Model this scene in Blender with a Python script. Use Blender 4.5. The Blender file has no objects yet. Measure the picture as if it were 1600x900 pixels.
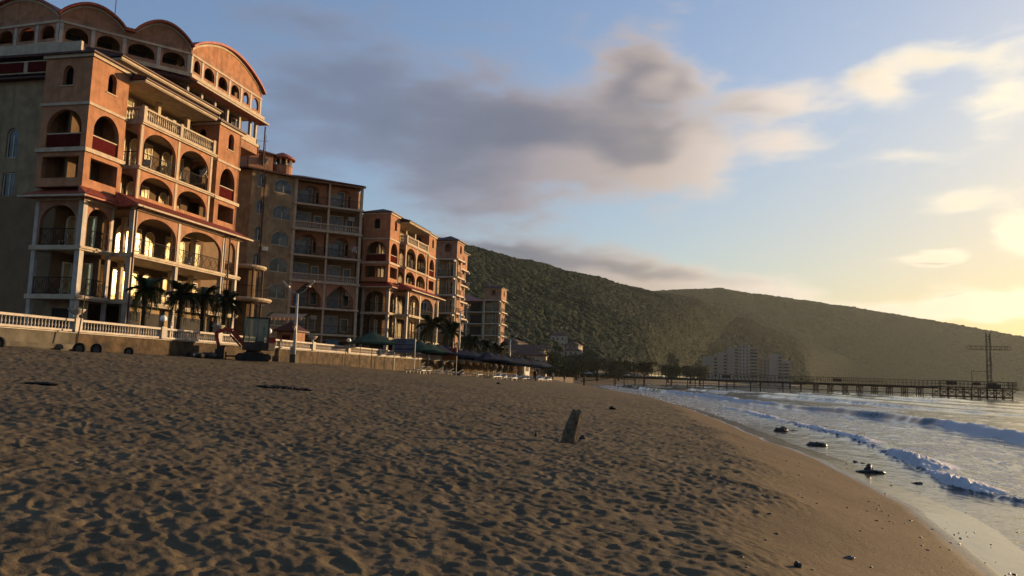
import bpy, bmesh, math, random
import numpy as np
from mathutils import Vector, Matrix
R = math.radians
random.seed(7)
sc = bpy.context.scene
COL = sc.collection
# ------------------------------------------------------------------ camera
EYE = 2.5
cam_d = bpy.data.cameras.new('camera'); cam = bpy.data.objects.new('camera', cam_d); COL.objects.link(cam)
cam_d.sensor_width = 36; cam_d.lens = 36*1244/1600.; cam_d.clip_start = .1; cam_d.clip_end = 30000
P_, RO, YAW = math.atan(135/1244.), R(1.9), R(13)
fw = Vector((-math.sin(YAW)*math.cos(P_), math.cos(YAW)*math.cos(P_), math.sin(P_)))
rt = Vector((math.cos(YAW), math.sin(YAW), 0)); up = rt.cross(fw)
r2 = rt*math.cos(RO)+up*math.sin(RO); u2 = up*math.cos(RO)-rt*math.sin(RO)
m = Matrix((r2, u2, -fw)).transposed().to_4x4(); m.translation = (0, 0, EYE)
cam.matrix_world = m
sc.camera = cam
# ------------------------------------------------------------------ light
SUN_AZ, SUN_EL = R(42), R(6.8)          # clockwise from +Y
sun_d = bpy.data.lights.new('sun', 'SUN'); sun_d.energy = 5.0; sun_d.angle = R(1.4); sun_d.color = (1, .68, .36)
sun = bpy.data.objects.new('sun', sun_d); COL.objects.link(sun)
sdir = Vector((math.sin(SUN_AZ)*math.cos(SUN_EL), math.cos(SUN_AZ)*math.cos(SUN_EL), math.sin(SUN_EL)))
sun.rotation_euler = sdir.to_track_quat('Z', 'Y').to_euler()
sun.location = (60, 60, 40)
sc.view_settings.view_transform = 'Standard'; sc.view_settings.look = 'None'
sc.view_settings.exposure = 1.0; sc.view_settings.gamma = 1
# ------------------------------------------------------------------ world: Nishita sky with morning clouds
W = bpy.data.worlds.new('World'); sc.world = W; W.use_nodes = True
nt = W.node_tree; nt.nodes.clear()
class NB:
    """tiny node-expression helper"""
    def __init__(s, nt): s.nt = nt
    def n(s, t, **k):
        o = s.nt.nodes.new(t)
        for a, b in k.items(): setattr(o, a, b)
        return o
    def _in(s, sock, v):
        if isinstance(v, (int, float)): sock.default_value = v
        elif isinstance(v, tuple):
            sock.default_value = v if len(v) == len(sock.default_value) else v+(1,)
        else: s.nt.links.new(v, sock)
    def m(s, op, a, b=0., c=0., clamp=False):
        o = s.n('ShaderNodeMath', operation=op, use_clamp=clamp)
        s._in(o.inputs[0], a); s._in(o.inputs[1], b); s._in(o.inputs[2], c); return o.outputs[0]
    def v(s, x, y, z):
        o = s.n('ShaderNodeCombineXYZ'); s._in(o.inputs[0], x); s._in(o.inputs[1], y); s._in(o.inputs[2], z); return o.outputs[0]
    def mix(s, f, a, b, mode='MIX'):
        o = s.n('ShaderNodeMix', data_type='RGBA', blend_type=mode); s._in(o.inputs[0], f); s._in(o.inputs[6], a); s._in(o.inputs[7], b); return o.outputs[2]
    def noise(s, vec, scale, det=4, rough=.55, dist=0.):
        o = s.n('ShaderNodeTexNoise'); s._in(o.inputs['Vector'], vec)
        o.inputs['Scale'].default_value = scale; o.inputs['Detail'].default_value = det
        o.inputs['Roughness'].default_value = rough; o.inputs['Distortion'].default_value = dist; return o.outputs[0]
    def ss(s, x, a, b, lo=0., hi=1.):
        o = s.n('ShaderNodeMapRange', interpolation_type='SMOOTHSTEP'); s._in(o.inputs[0], x)
        for i, q in enumerate((a, b, lo, hi)): s._in(o.inputs[i+1], q)
        return o.outputs[0]
# cloud density as a node group of (azimuth, elevation) in degrees
CL = [ # az, el, radius az, radius el, weight
 (-11.5,16.4,10,3.2,1.5),(-3.6,20.8,3.9,3.0,1.1),(-2,15.6,4.4,2.6,1.35),(-19,17.5,9,3.8,.85),(-26,19.5,9,3.6,.78),(-29,23.5,8,2.0,.5),
 (-16,12.4,6,1.8,.85),(-33,15.,7,3.2,.58),(-10,24,7,1.2,.3),(4.6,19.1,4.4,1.3,.95),(5.8,16.5,2.9,1.15,.9),(12,19.2,2.2,1.7,.95),(15.5,20.5,3,.9,.6),
 (-14,8.3,6,1.5,1.4),(-8,7.3,6,1.5,1.4),(-2,6.6,6,1.25,1.3),(4,5.9,5,.9,1.0),(9,5.0,5,.6,.6),(-19,8.9,4,.8,.7),(14.2,8.3,2.0,.5,1.5),(17.5,5.4,3.6,.8,1.6),(12.5,4.9,2,.4,1.1),(19.9,9.2,1.3,1.2,1.4),
 (18,11.5,4.,.9,.6),(19.8,18.5,2.2,2.8,.62),(14,14.5,5,.8,.45),(32,9,8,1.5,.6),(45,16,12,3,.5),(-60,14,14,4,.6),(28,22,8,4,.5)]
g = bpy.data.node_groups.new('cloud_density', 'ShaderNodeTree')
g.interface.new_socket('Az', in_out='INPUT', socket_type='NodeSocketFloat'); g.interface.new_socket('El', in_out='INPUT', socket_type='NodeSocketFloat')
g.interface.new_socket('D', in_out='OUTPUT', socket_type='NodeSocketFloat'); g.interface.new_socket('T', in_out='OUTPUT', socket_type='NodeSocketFloat')
q = NB(g); gi = q.n('NodeGroupInput'); go = q.n('NodeGroupOutput')
az, el = gi.outputs[0], gi.outputs[1]
base = q.v(q.m('MULTIPLY', az, .06), q.m('MULTIPLY', el, .16), 0.)
wob = q.m('SUBTRACT', q.noise(base, 1.3, 3), .5)
az2 = q.m('ADD', az, q.m('MULTIPLY', wob, 7.)); el2 = q.m('ADD', el, q.m('MULTIPLY', q.m('SUBTRACT', q.noise(base, 2.1, 3), .5), 2.6))
tot = None
for (a, e, ra, re, w_) in CL:
    dx = q.m('DIVIDE', q.m('SUBTRACT', az2, a), ra); dy = q.m('DIVIDE', q.m('SUBTRACT', el2, e), re)
    d = q.m('ADD', q.m('MULTIPLY', dx, dx), q.m('MULTIPLY', dy, dy))
    b = q.m('MULTIPLY', q.m('EXPONENT', q.m('MULTIPLY', d, -1.)), w_)
    tot = b if tot is None else q.m('MAXIMUM', tot, b) if False else q.m('SUBTRACT', q.m('ADD', tot, b), q.m('MULTIPLY', tot, b))
fine = q.noise(base, 3.8, 8, .53, .2)
dens = q.m('ADD', tot, q.m('MULTIPLY', q.m('SUBTRACT', fine, .5), 1.15))
g.links.new(dens, go.inputs[0])
g.links.new(q.m('ADD', tot, q.m('MULTIPLY', q.m('SUBTRACT', q.noise(base, 2.2, 3, .45), .5), .55)), go.inputs[1])
k = NB(nt)
tc = k.n('ShaderNodeTexCoord'); sp = k.n('ShaderNodeSeparateXYZ'); nt.links.new(tc.outputs['Generated'], sp.inputs[0])
X, Y, Z = sp.outputs
AZ = k.m('MULTIPLY', k.m('ARCTAN2', X, Y), 57.2958)
EL = k.m('MULTIPLY', k.m('ARCSINE', Z), 57.2958)
def dens_at(a, e):
    o = k.n('ShaderNodeGroup'); o.node_tree = g; k._in(o.inputs[0], a); k._in(o.inputs[1], e); return o.outputs
D0, T0 = dens_at(AZ, EL); T1 = dens_at(k.m('ADD', AZ, 2.6), k.m('SUBTRACT', EL, 1.8))[1]
cover = k.ss(D0, .16, .88)
thick = k.ss(k.m('ADD', k.m('MULTIPLY', T0, .65), k.m('MULTIPLY', D0, .35)), .36, 1.15)
lit = k.ss(k.m('SUBTRACT', T0, T1), .04, .62)
sky = k.n('ShaderNodeTexSky', sky_type='NISHITA', sun_disc=False, sun_elevation=SUN_EL, sun_rotation=SUN_AZ, altitude=10, air_density=1.0, dust_density=2.0, ozone_density=1.0)
warm = k.m('MULTIPLY', k.ss(AZ, -12., 22.), k.ss(EL, 22., 5.))
bw = k.n('ShaderNodeRGBToBW'); nt.links.new(sky.outputs[0], bw.inputs[0])
comp = k.m('DIVIDE', 1., k.m('ADD', 1., k.m('MULTIPLY', bw.outputs[0], .17)))
sky_t = k.mix(1., sky.outputs[0], k.mix(warm, (1.16, 1.36, 1.80), (1.12, 1.22, 1.48)), 'MULTIPLY')
sky_t = k.mix(1., sky_t, k.v(comp, comp, comp), 'MULTIPLY')
def ramp(f, stops):
    o = k.n('ShaderNodeValToRGB'); nt.links.new(f, o.inputs[0]); e = o.color_ramp.elements
    e[0].position = stops[0][0]; e[0].color = stops[0][1]+(1,); e[1].position = stops[-1][0]; e[1].color = stops[-1][1]+(1,)
    for p, c in stops[1:-1]: z = e.new(p); z.color = c+(1,)
    return o.outputs[0]
side = k.m('DIVIDE', k.m('ADD', AZ, 40.), 80., clamp=True)       # clouds towards the sun are paler
S_ = lambda *c: tuple(v/10. for v in c)
grey = k.mix(1., ramp(side, [(0., S_(.8, 1.1, 1.8)), (.2, S_(.95, 1.15, 1.7)), (.34, S_(.98, 1.0, 1.32)), (.46, S_(1.55, 1.35, 1.38)), (.56, S_(3.2, 2.8, 2.6)), (.66, S_(3.6, 3.1, 2.5)), (.75, S_(4.6, 3.9, 2.9)), (1., S_(8, 6.5, 4.5))]), (8.6, 8.6, 8.6), 'MULTIPLY')
peach = k.mix(1., ramp(side, [(0., S_(1.4, 1.8, 2.7)), (.2, S_(1.6, 1.95, 2.8)), (.34, S_(2.6, 2.2, 2.3)), (.46, S_(4.3, 3.4, 2.8)), (.56, S_(6.2, 5.2, 4.4)), (.72, S_(8.5, 7.3, 5.2)), (1., S_(10, 8.5, 6.))]), (8.2, 8.2, 8.2), 'MULTIPLY')
ccol = k.mix(k.m('MULTIPLY', thick, k.m('SUBTRACT', 1., k.m('MULTIPLY', lit, .8))), peach, grey)
skyc = k.mix(k.m('MULTIPLY', cover, k.ss(EL, .5, 4., .0, .86)), sky_t, ccol)
bg = k.n('ShaderNodeBackground'); nt.links.new(skyc, bg.inputs[0]); bg.inputs[1].default_value = .093
wo = k.n('ShaderNodeOutputWorld'); nt.links.new(bg.outputs[0], wo.inputs[0])
# ------------------------------------------------------------------ materials
BRI = {'terracotta_render', 'salmon_render', 'ochre_render', 'cream_trim', 'white_paint', 'red_roof_tile', 'far_hotel_render', 'pale_house_wall', 'inner_wall_render', 'pale_window_frame', }
def mat(name, col, rough=.8, var=.25, scale=3., bump=.3, bscale=40., metal=0., spec=.2, dark=None, stain=0.):
    m = bpy.data.materials.new(name); m.use_nodes = True; t = m.node_tree; b = NB(t)
    bs = t.nodes['Principled BSDF']; tc = b.n('ShaderNodeTexCoord'); o = b.n('ShaderNodeNewGeometry').outputs['Position']
    n1 = b.noise(o, scale, 5)
    col = tuple(c*(.95 if name in BRI else ALB) for c in col)
    d = dark or tuple(c*(1-var*1.3) for c in col)
    lt = tuple(min(1, c*(1+var*.7)) for c in col)
    c = b.mix(b.ss(n1, .25, .75), d, lt)
    if stain:
        s2 = b.n('ShaderNodeSeparateXYZ'); t.links.new(o, s2.inputs[0])
        st = b.noise(b.v(b.m('MULTIPLY', s2.outputs[0], 2.2), b.m('MULTIPLY', s2.outputs[1], 2.2), b.m('MULTIPLY', s2.outputs[2], .25)), 1.2, 6, .65)
        c = b.mix(b.m('MULTIPLY', b.ss(st, .46, .74), stain), c, tuple(q*.45 for q in col))
    t.links.new(c, bs.inputs['Base Color']); bs.inputs['Roughness'].default_value = rough; bs.inputs['Metallic'].default_value = metal
    bs.inputs['Specular IOR Level'].default_value = spec
    if bump:
        bp = b.n('ShaderNodeBump'); bp.inputs['Strength'].default_value = bump; bp.inputs['Distance'].default_value = .02
        t.links.new(b.noise(o, bscale, 4), bp.inputs['Height']); t.links.new(bp.outputs[0], bs.inputs['Normal'])
    return m
M = {}
ALB = .62
M['terra'] = mat('terracotta_render', (.33, .152, .078), .9, .22, 1.6, .5, 25, stain=.6)
M['salmon'] = mat('salmon_render', (.30, .15, .088), .9, .24, 1.2, .4, 25, stain=.6)
M['yellow'] = mat('ochre_render', (.25, .175, .10), .9, .26, 1.2, .4, 25, stain=.65)
M['cream'] = mat('cream_trim', (.40, .315, .22), .75, .18, 2.0, .2, 30, stain=.35)
M['white'] = mat('white_paint', (.36, .31, .26), .6, .16, 2.5, .2, 30, stain=.6)
M['tile'] = mat('red_roof_tile', (.30, .07, .04), .55, .4, 6., .3, 30)
M['darktile'] = mat('dark_roof_tile', (.10, .035, .03), .6, .35, 5., .3, 30)
M['iron'] = mat('black_iron', (.02, .018, .018), .7, .2, 10, 0, spec=.05)
M['recess'] = mat('shade_brown_render', (.15, .09, .045), .9, .2, 1.5, .2)  # inner walls coloured darker brown to paint in the deep shade of the arcades
M['farroof'] = mat('dull_roof_tile', (.13, .06, .045), .8, .3, 1, 0)
M['maroon'] = mat('maroon_panel', (.10, .015, .015), 1., .25, 6, 0, spec=0.)
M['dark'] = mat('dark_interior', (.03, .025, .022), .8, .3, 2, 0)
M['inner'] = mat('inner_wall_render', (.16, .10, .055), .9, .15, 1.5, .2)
M['frame'] = mat('pale_window_frame', (.50, .44, .33), .5, .1, 4, 0)
M['stone'] = mat('rubble_stone', (.10, .065, .035), .9, .55, 1.9, 1., 8, stain=.4)
M['concrete'] = mat('old_concrete', (.14, .12, .09), .9, .4, 1.3, .7, 12, stain=.5)
M['pave'] = mat('promenade_paving', (.22, .19, .16), .85, .2, 1, .3)
M['rubber'] = mat('black_rubber', (.02, .02, .02), .8, .3, 8, .5)
M['green'] = mat('green_canvas', (.03, .075, .05), .8, .3, 2, .3, 30)
M['navy'] = mat('dark_blue_canvas', (.02, .03, .05), .8, .3, 2, .3, 30)
M['red'] = mat('red_paint', (.42, .04, .025), .45, .3, 5, .2)
M['orange'] = mat('orange_paint', (.34, .13, .03), .6, .2, 5, .2)
M['bluesign'] = mat('faded_blue_board', (.10, .15, .21), .5, .3, 2, .2)
M['bamboo'] = mat('bamboo_fence', (.36, .20, .06), .7, .45, 7, .3)
M['wood'] = mat('weathered_wood', (.10, .075, .05), .85, .45, 6, .8, 60)
M['darkwood'] = mat('tarred_wood', (.045, .035, .028), .85, .4, 3, .5, 20)
M['driftwood'] = mat('driftwood', (.20, .145, .09), .9, .5, 9, 1., 60)
M['steel'] = mat('rusty_steel', (.06, .04, .03), .7, .4, 3, .3)
M['galv'] = mat('grey_pole', (.42, .40, .37), .55, .2, 5, .1)
M['trunk'] = mat('palm_trunk', (.06, .045, .03), .95, .4, 10, 1., 30)
M['frond'] = mat('palm_frond', (.025, .045, .018), .6, .4, 3, 0)
M['leaf'] = mat('tree_leaves', (.028, .045, .016), .8, .5, .8, 0)
M['leafpale'] = mat('light_tree_leaves', (.055, .07, .022), .8, .5, .8, 0)
M['bark'] = mat('tree_bark', (.07, .05, .035), .95, .3, 6, .6, 20)
M['rock'] = mat('wet_rock', (.05, .045, .04), .35, .5, 7, .8, 30)
M['pebble'] = mat('pale_pebble', (.30, .26, .21), .5, .5, 9, .3, 30)
M['weed'] = mat('dry_seaweed', (.018, .015, .012), .8, .4, 20, .8, 50)
M['cloth1'] = mat('dark_cloth', (.02, .02, .025), .9, .2, 5, 0)
M['cloth2'] = mat('pale_cloth', (.35, .32, .30), .9, .2, 5, 0)
M['skin'] = mat('skin', (.32, .17, .11), .6, .1, 5, 0)
M['hotelpink'] = mat('far_hotel_render', (.33, .245, .195), .9, .1, .1, 0)
M['plastic'] = mat('white_plastic', (.55, .55, .52), .35, .1, 5, 0)
M['farwhite'] = mat('pale_house_wall', (.33, .27, .21), .9, .2, .5, 0)
M['curtain'] = mat('pale_curtain', (.30, .30, .29), .9, .25, 3, 0)
def glass_mat(nm, ior, cur, met=0.):
    m = bpy.data.materials.new(nm); m.use_nodes = True; t = m.node_tree; b = NB(t); bs = t.nodes['Principled BSDF']
    o = b.n('ShaderNodeNewGeometry').outputs['Position']
    n = b.noise(o, .9, 3)
    t.links.new(b.mix(b.ss(n, .4, .62), (.012, .013, .016) if not met else (.62, .50, .26), (cur, cur, cur) if not met else (.78, .64, .36)), bs.inputs['Base Color']); bs.inputs['Metallic'].default_value = met
    bs.inputs['Roughness'].default_value = .06; bs.inputs['Specular IOR Level'].default_value = .5; bs.inputs['IOR'].default_value = ior
    bp = b.n('ShaderNodeBump'); bp.inputs['Strength'].default_value = .06; bp.inputs['Distance'].default_value = .1
    t.links.new(b.noise(o, 1.1, 2), bp.inputs['Height']); t.links.new(bp.outputs[0], bs.inputs['Normal'])
    return m
M['glass'] = glass_mat('sun_tinted_glass', 1.9, .04, .65)  # gold metallic base colour paints the low sun's yellow reflection into the panes
M['dullglass'] = glass_mat('shaded_window_glass', 1.42, .07)
def globe_mat():
    m = bpy.data.materials.new('white_globe'); m.use_nodes = True; bs = m.node_tree.nodes['Principled BSDF']
    bs.inputs['Base Color'].default_value = (.8, .76, .68, 1); bs.inputs['Roughness'].default_value = .25
    bs.inputs['Subsurface Weight'].default_value = .3
    return m
M['globe'] = globe_mat()
# ------------------------------------------------------------------ object helpers
class MB:
    def __init__(s): s.v = []; s.f = []
    def box(s, x0, x1, y0, y1, z0, z1):
        i = len(s.v); s.v += [(x, y, z) for z in (z0, z1) for y in (y0, y1) for x in (x0, x1)]
        for f in ((0,2,3,1),(4,5,7,6),(0,1,5,4),(2,6,7,3),(0,4,6,2),(1,3,7,5)): s.f.append(tuple(i+a for a in f))
        return s
    def tube(s, a, b, r0, r1=None, n=8, cap=True):
        r1 = r0 if r1 is None else r1; a = Vector(a); b = Vector(b); d = (b-a).normalized()
        e = d.orthogonal().normalized(); f = d.cross(e); i = len(s.v)
        for p, r in ((a, r0), (b, r1)):
            for j in range(n):
                t = 2*math.pi*j/n; s.v.append(tuple(p+e*math.cos(t)*r+f*math.sin(t)*r))
        for j in range(n): s.f.append((i+j, i+(j+1) % n, i+n+(j+1) % n, i+n+j))
        if cap: s.f.append(tuple(i+j for j in range(n))[::-1]); s.f.append(tuple(i+n+j for j in range(n)))
        return s
    def bar(s, a, b, w):      # square-ish bar
        return s.tube(a, b, w*.7071, None, 4)
    def lathe(s, prof, x=0, y=0, n=12):
        i = len(s.v)
        for r, z in prof:
            for j in range(n):
                t = 2*math.pi*j/n; s.v.append((x+r*math.cos(t), y+r*math.sin(t), z))
        for a in range(len(prof)-1):
            for j in range(n): s.f.append((i+a*n+j, i+a*n+(j+1) % n, i+(a+1)*n+(j+1) % n, i+(a+1)*n+j))
        s.f.append(tuple(i+j for j in range(n))[::-1]); s.f.append(tuple(i+(len(prof)-1)*n+j for j in range(n)))
        return s
    def prism(s, poly, z0, z1):
        i = len(s.v); n = len(poly); s.v += [(x, y, z0) for x, y in poly]+[(x, y, z1) for x, y in poly]
        s.f.append(tuple(range(i, i+n))[::-1]); s.f.append(tuple(range(i+n, i+2*n)))
        for j in range(n): s.f.append((i+j, i+(j+1) % n, i+n+(j+1) % n, i+n+j))
        return s
    def hip(s, x0, x1, y0, y1, z0, z1, o=.35):   # hipped roof with flat eave underside
        X0, X1, Y0, Y1 = x0-o, x1+o, y0-o, y1+o; w, h = X1-X0, Y1-Y0; k_ = min(w, h)/2*.98
        i = len(s.v); s.v += [(X0,Y0,z0),(X1,Y0,z0),(X1,Y1,z0),(X0,Y1,z0),(X0+k_,Y0+k_,z1),(X1-k_,Y0+k_,z1),(X1-k_,Y1-k_,z1),(X0+k_,Y1-k_,z1),(X0,Y0,z0-.12),(X1,Y0,z0-.12),(X1,Y1,z0-.12),(X0,Y1,z0-.12)]
        for f in ((0,1,5,4),(1,2,6,5),(2,3,7,6),(3,0,4,7),(4,5,6,7),(8,9,1,0),(9,10,2,1),(10,11,3,2),(11,8,0,3),(11,10,9,8)): s.f.append(tuple(i+a for a in f))
        return s
    def sphere(s, c, r, n=8, mrs=6, sx=1, sy=1, sz=1):
        pr = [(max(.001, math.sin(math.pi*a/mrs))*r, -math.cos(math.pi*a/mrs)*r) for a in range(mrs+1)]
        i = len(s.v); s.lathe(pr, 0, 0, n)
        for j in range(i, len(s.v)):
            x, y, z = s.v[j]; s.v[j] = (c[0]+x*sx, c[1]+y*sy, c[2]+z*sz)
        return s
    def mesh(s, name, material, smooth=False):
        me = bpy.data.meshes.new(name); me.from_pydata(s.v, [], s.f); me.update()
        bm = bmesh.new(); bm.from_mesh(me); bmesh.ops.recalc_face_normals(bm, faces=bm.faces); bm.to_mesh(me); bm.free()
        me.materials.append(M[material] if isinstance(material, str) else material)
        if smooth: me.shade_smooth()
        return me
def obj(name, me, parent=None, loc=(0, 0, 0), rz=0., kind=None):
    o = bpy.data.objects.new(name, me); COL.objects.link(o); o.location = loc; o.rotation_euler.z = rz
    if parent: o.parent = parent
    if kind: o['kind'] = kind
    return o
def thing(name, label, cat, loc=(0, 0, 0), rz=0., group=None, me=None):
    o = bpy.data.objects.new(name, me); COL.objects.link(o); o.location = loc; o.rotation_euler.z = rz
    o['label'] = label; o['category'] = cat
    if group: o['group'] = group
    return o
def copy_tree(o, loc=None, rz=None, label=None, parent=None, scale=None):
    c = o.copy(); COL.objects.link(c)
    if parent: c.parent = parent
    if loc is not None: c.location = loc
    if rz is not None: c.rotation_euler.z = rz
    if label: c['label'] = label
    if scale: c.scale = (scale,)*3
    for ch in list(o.children): copy_tree(ch, parent=c)
    return c
CACHE = {}
def cached(key, fn):
    if key not in CACHE: CACHE[key] = fn()
    return CACHE[key]
# ---- facade pieces: local x along the facade, local y inward, z up
def bxm(L, D, H, mt): return cached(('bx', round(L, 3), round(D, 3), round(H, 3), mt), lambda: MB().box(0, L, 0, D, 0, H).mesh('block', mt))
def arch_top(u, kind):   # u in -1..1 -> 0..1 height
    if kind == 'rect': return 1.
    if kind == 'pointed':
        return (1-abs(u)**1.25)**.8 if abs(u) < 1 else 0.
    return math.sqrt(max(0, 1-u*u))
def arch_panel(w, h, t, a0, a1, b, spring, top, kind, mt):
    """wall w x h with an arched opening from a0..a1, sill b, spring line, crown top"""
    def mk():
        B = MB()
        if a0 > 0: B.box(0, a0, 0, t, 0, h)
        if a1 < w: B.box(a1, w, 0, t, 0, h)
        if b > 0: B.box(a0, a1, 0, t, 0, b)
        n = 1 if kind == 'rect' else 14
        i = len(B.v); pts = []
        for j in range(n+1):
            u = -math.cos(math.pi*j/n) if n > 1 else -1+2*j
            pts.append(((a0+a1)/2+u*(a1-a0)/2, spring+(top-spring)*arch_top(u, kind) if n > 1 else top))
        for x, z in pts: B.v += [(x, 0, z), (x, 0, h), (x, t, z), (x, t, h)]
        for j in range(n):
            p, q_ = i+4*j, i+4*j+4
            B.f += [(p, q_, q_+1, p+1), (p+2, p+3, q_+3, q_+2), (p, p+2, q_+2, q_), (p+1, q_+1, q_+3, p+3)]
        me = B.mesh('arch_wall', mt); return me
    return cached(('arch', w, h, t, a0, a1, b, spring, top, kind, mt), mk)
def win_frame(w, h, cols, arched, tr=0):
    def mk():
        B = MB(); f = .07
        sp = h-w*.5 if arched == 1 else (h-.35*w if arched == 2 else h)
        B.box(0, f, -.05, .05, 0, sp); B.box(w-f, w, -.05, .05, 0, sp); B.box(f, w-f, -.05, .05, 0, f)
        if not arched: B.box(f, w-f, -.05, .05, h-f, h)
        else:
            n = 10; i = len(B.v)
            for j in range(n+1):
                u = -math.cos(math.pi*j/n); z = sp+(h-sp)*arch_top(u, 'a'); x = w/2+u*w/2
                z2 = sp+(h-sp-f)*arch_top(u, 'a'); x2 = w/2+u*(w/2-f)
                B.v += [(x, -.05, z), (x2, -.05, z2), (x, .05, z), (x2, .05, z2)]
            for j in range(n):
                p, q_ = i+4*j, i+4*j+4
                B.f += [(p, q_, q_+1, p+1), (p+2, p+3, q_+3, q_+2), (p+1, q_+1, q_+3, p+3), (p, p+2, q_+2, q_)]
        for c in range(1, cols): B.box(w*c/cols-.03, w*c/cols+.03, -.04, .04, f, sp-.001)
        if tr: B.box(f, w-f, -.035, .035, sp*tr, sp*tr+.06)
        return B.mesh('window_frame', 'frame')
    return cached(('wf', w, h, cols, arched, tr), mk)
GL = ['glass']
def win_pane(w, h, arched):
    def mk():
        B = MB(); f = .03
        if not arched: B.box(f, w-f, -.01, .01, f, h-f)
        else:
            sp = h-w*.5 if arched == 1 else h-.35*w
            poly = [(f, f), (w-f, f)]
            for j in range(0, 11):
                u = math.cos(math.pi*j/10); poly.append((w/2+u*(w/2-f), sp+(h-sp-f)*arch_top(u, 'a')))
            n = len(poly); B.v = [(x, -.01, z) for x, z in poly]+[(x, .01, z) for x, z in poly]
            B.f = [tuple(range(n)), tuple(range(n, 2*n))[::-1]]+[(j, (j+1) % n, n+(j+1) % n, n+j) for j in range(n)]
        return B.mesh('pane', GL[0])
    return cached(('wp', w, h, arched, GL[0]), mk)
def railing(L, H=1.0, orn=True):
    def mk():
        B = MB(); B.box(0, L, -.025, .025, H-.05, H); B.box(0, L, -.02, .02, .08, .11)
        n = max(2, round(L/.16))
        for j in range(n+1):
            x = L*j/n; B.bar((x, 0, .0 if j % 6 == 0 else .1), (x, 0, H-.05), .028 if j % 6 == 0 else .016)
        if orn:
            m2 = max(1, round(L/.9))
            for j in range(m2):
                x0, x1 = L*j/m2+.05, L*(j+1)/m2-.05
                B.bar((x0, -.01, .12), (x1, -.01, H-.08), .022); B.bar((x1, .01, .12), (x0, .01, H-.08), .022)
        return B.mesh('railing', 'iron')
    return cached(('rail', round(L, 2), H, orn), mk)
def baluster(H, mt='cream'):
    def mk():
        r = .062*H/.6
        return MB().lathe([(r*1.1, 0), (r*.55, H*.12), (r*1.15, H*.36), (r*.5, H*.72), (r*1.05, H)], n=6).mesh('baluster', mt, True)
    return cached(('bal', H, mt), mk)
def balusters_joined(L, H, step, mt='cream'):
    def mk():
        B = MB(); n = int(L/step); r = .062*H/.6
        for j in range(n): B.lathe([(r*1.1, 0), (r*.5, H*.12), (r*1.15, H*.36), (r*.5, H*.72), (r*1.05, H)], x=(j+.5)*L/n, n=6)
        return B.mesh('balusters', mt)
    return cached(('balj', round(L, 2), H, step, mt), mk)
class F:
    def __init__(s, par, x, y, ang):
        s.p = par; s.x = x; s.y = y; s.a = R(ang); s.c = math.cos(s.a); s.s = math.sin(s.a)
        s.pl = par.location
    def put(s, name, me, S, D, Z, kind=None, rz=0.):
        return obj(name, me, s.p, (s.x+S*s.c-D*s.s-s.pl.x, s.y+S*s.s+D*s.c-s.pl.y, Z-s.pl.z), s.a+rz, kind)
    def box(s, name, S0, S1, D0, D1, Z0, Z1, mt): return s.put(name, bxm(S1-S0, D1-D0, Z1-Z0, mt), S0, D0, Z0)
    def arch(s, S0, S1, Z0, Z1, a0, a1, b, spring, top, D=0., t=.25, kind='round', mt='terra', name='wall'):
        r = lambda v: round(v, 3)
        return s.put(name, arch_panel(r(S1-S0), r(Z1-Z0), t, r(a0-S0), r(a1-S0), r(b-Z0), r(spring-Z0), r(top-Z0), kind, mt), S0, D, Z0)
    def win(s, S, D, Z, w, h, cols=2, arched=0, tr=0):
        f = s.put('window', win_frame(w, h, cols, arched, tr), S, D, Z); obj('pane', win_pane(w, h, arched), f); return f
    def door(s, S, D, Z, w, h): 
        f = s.put('door', win_frame(w, h, 2, 0, .35), S, D, Z); obj('pane', win_pane(w, h, 0), f); return f
    def rail(s, S0, S1, D, Z, H=1.0, orn=True): return s.put('railing', railing(round(S1-S0, 2), H, orn), S0, D, Z)
    def balus(s, S0, S1, D, Z, H=.9, single=False, step=.22, ends=(1, 1), mt='cream'):
        s.box('coping', S0, S1, D-.02, D+.26, Z+H-.12, Z+H, mt); s.box('plinth', S0, S1, D, D+.24, Z, Z+.12, mt)
        hb = round(H-.24, 3)
        if single:
            n = int((S1-S0)/step)
            for j in range(n): s.put('baluster', baluster(hb, mt), S0+(j+.5)*(S1-S0)/n, D+.12, Z+.12)
        else: s.put('balusters', balusters_joined(S1-S0, hb, step, mt), S0, D+.12, Z+.12, 'stuff')
    def col(s, S, D, Z0, Z1, w=.3, mt='cream'): return s.box('column', S-w/2, S+w/2, D, D+w, Z0, Z1, mt)
    def skirt(s, S0, S1, out, inn, Z0, Z1, m0=0., m1=0., mt='tile', name='tiled_roof'):
        """pantile roof slope: outer edge at inward distance out, inner edge at inn; m0/m1 shift the inner ends (mitres)"""
        key = ('skirt', round(S1-S0, 2), out, inn, round(Z1-Z0, 3), m0, m1, mt)
        def mk():
            B = MB(); L = S1-S0; n = max(4, int(L/.11)); hh = Z1-Z0
            for j in range(n+1):
                u = j/n; xo = L*u; xi = (m0)+(L+m1-m0)*u; w = .035 if j % 2 else 0.
                nr = 5
                for k_ in range(nr+1):
                    v_ = k_/nr; B.v.append((xo+(xi-xo)*v_, out+(inn-out)*v_, hh*v_+w+.03*(1-(v_*nr % 1))))
            nr = 5
            for j in range(n):
                for k_ in range(nr):
                    a = j*(nr+1)+k_; B.f.append((a, a+nr+1, a+nr+2, a+1))
            i = len(B.v); B.v += [(0, out, -.1), (L, out, -.1), (L+m1, inn, -.1), (m0, inn, -.1), (0, out, .0), (L, out, .0), (L+m1, inn, hh-.01), (m0, inn, hh-.01)]
            B.f += [(i+3, i+2, i+1, i), (i, i+1, i+5, i+4), (i+1, i+2, i+6, i+5), (i+2, i+3, i+7, i+6), (i+3, i, i+4, i+7)]
            return B.mesh('tiled_roof', mt)
        return s.put(name, cached(key, mk), S0, 0., Z0)
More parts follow.
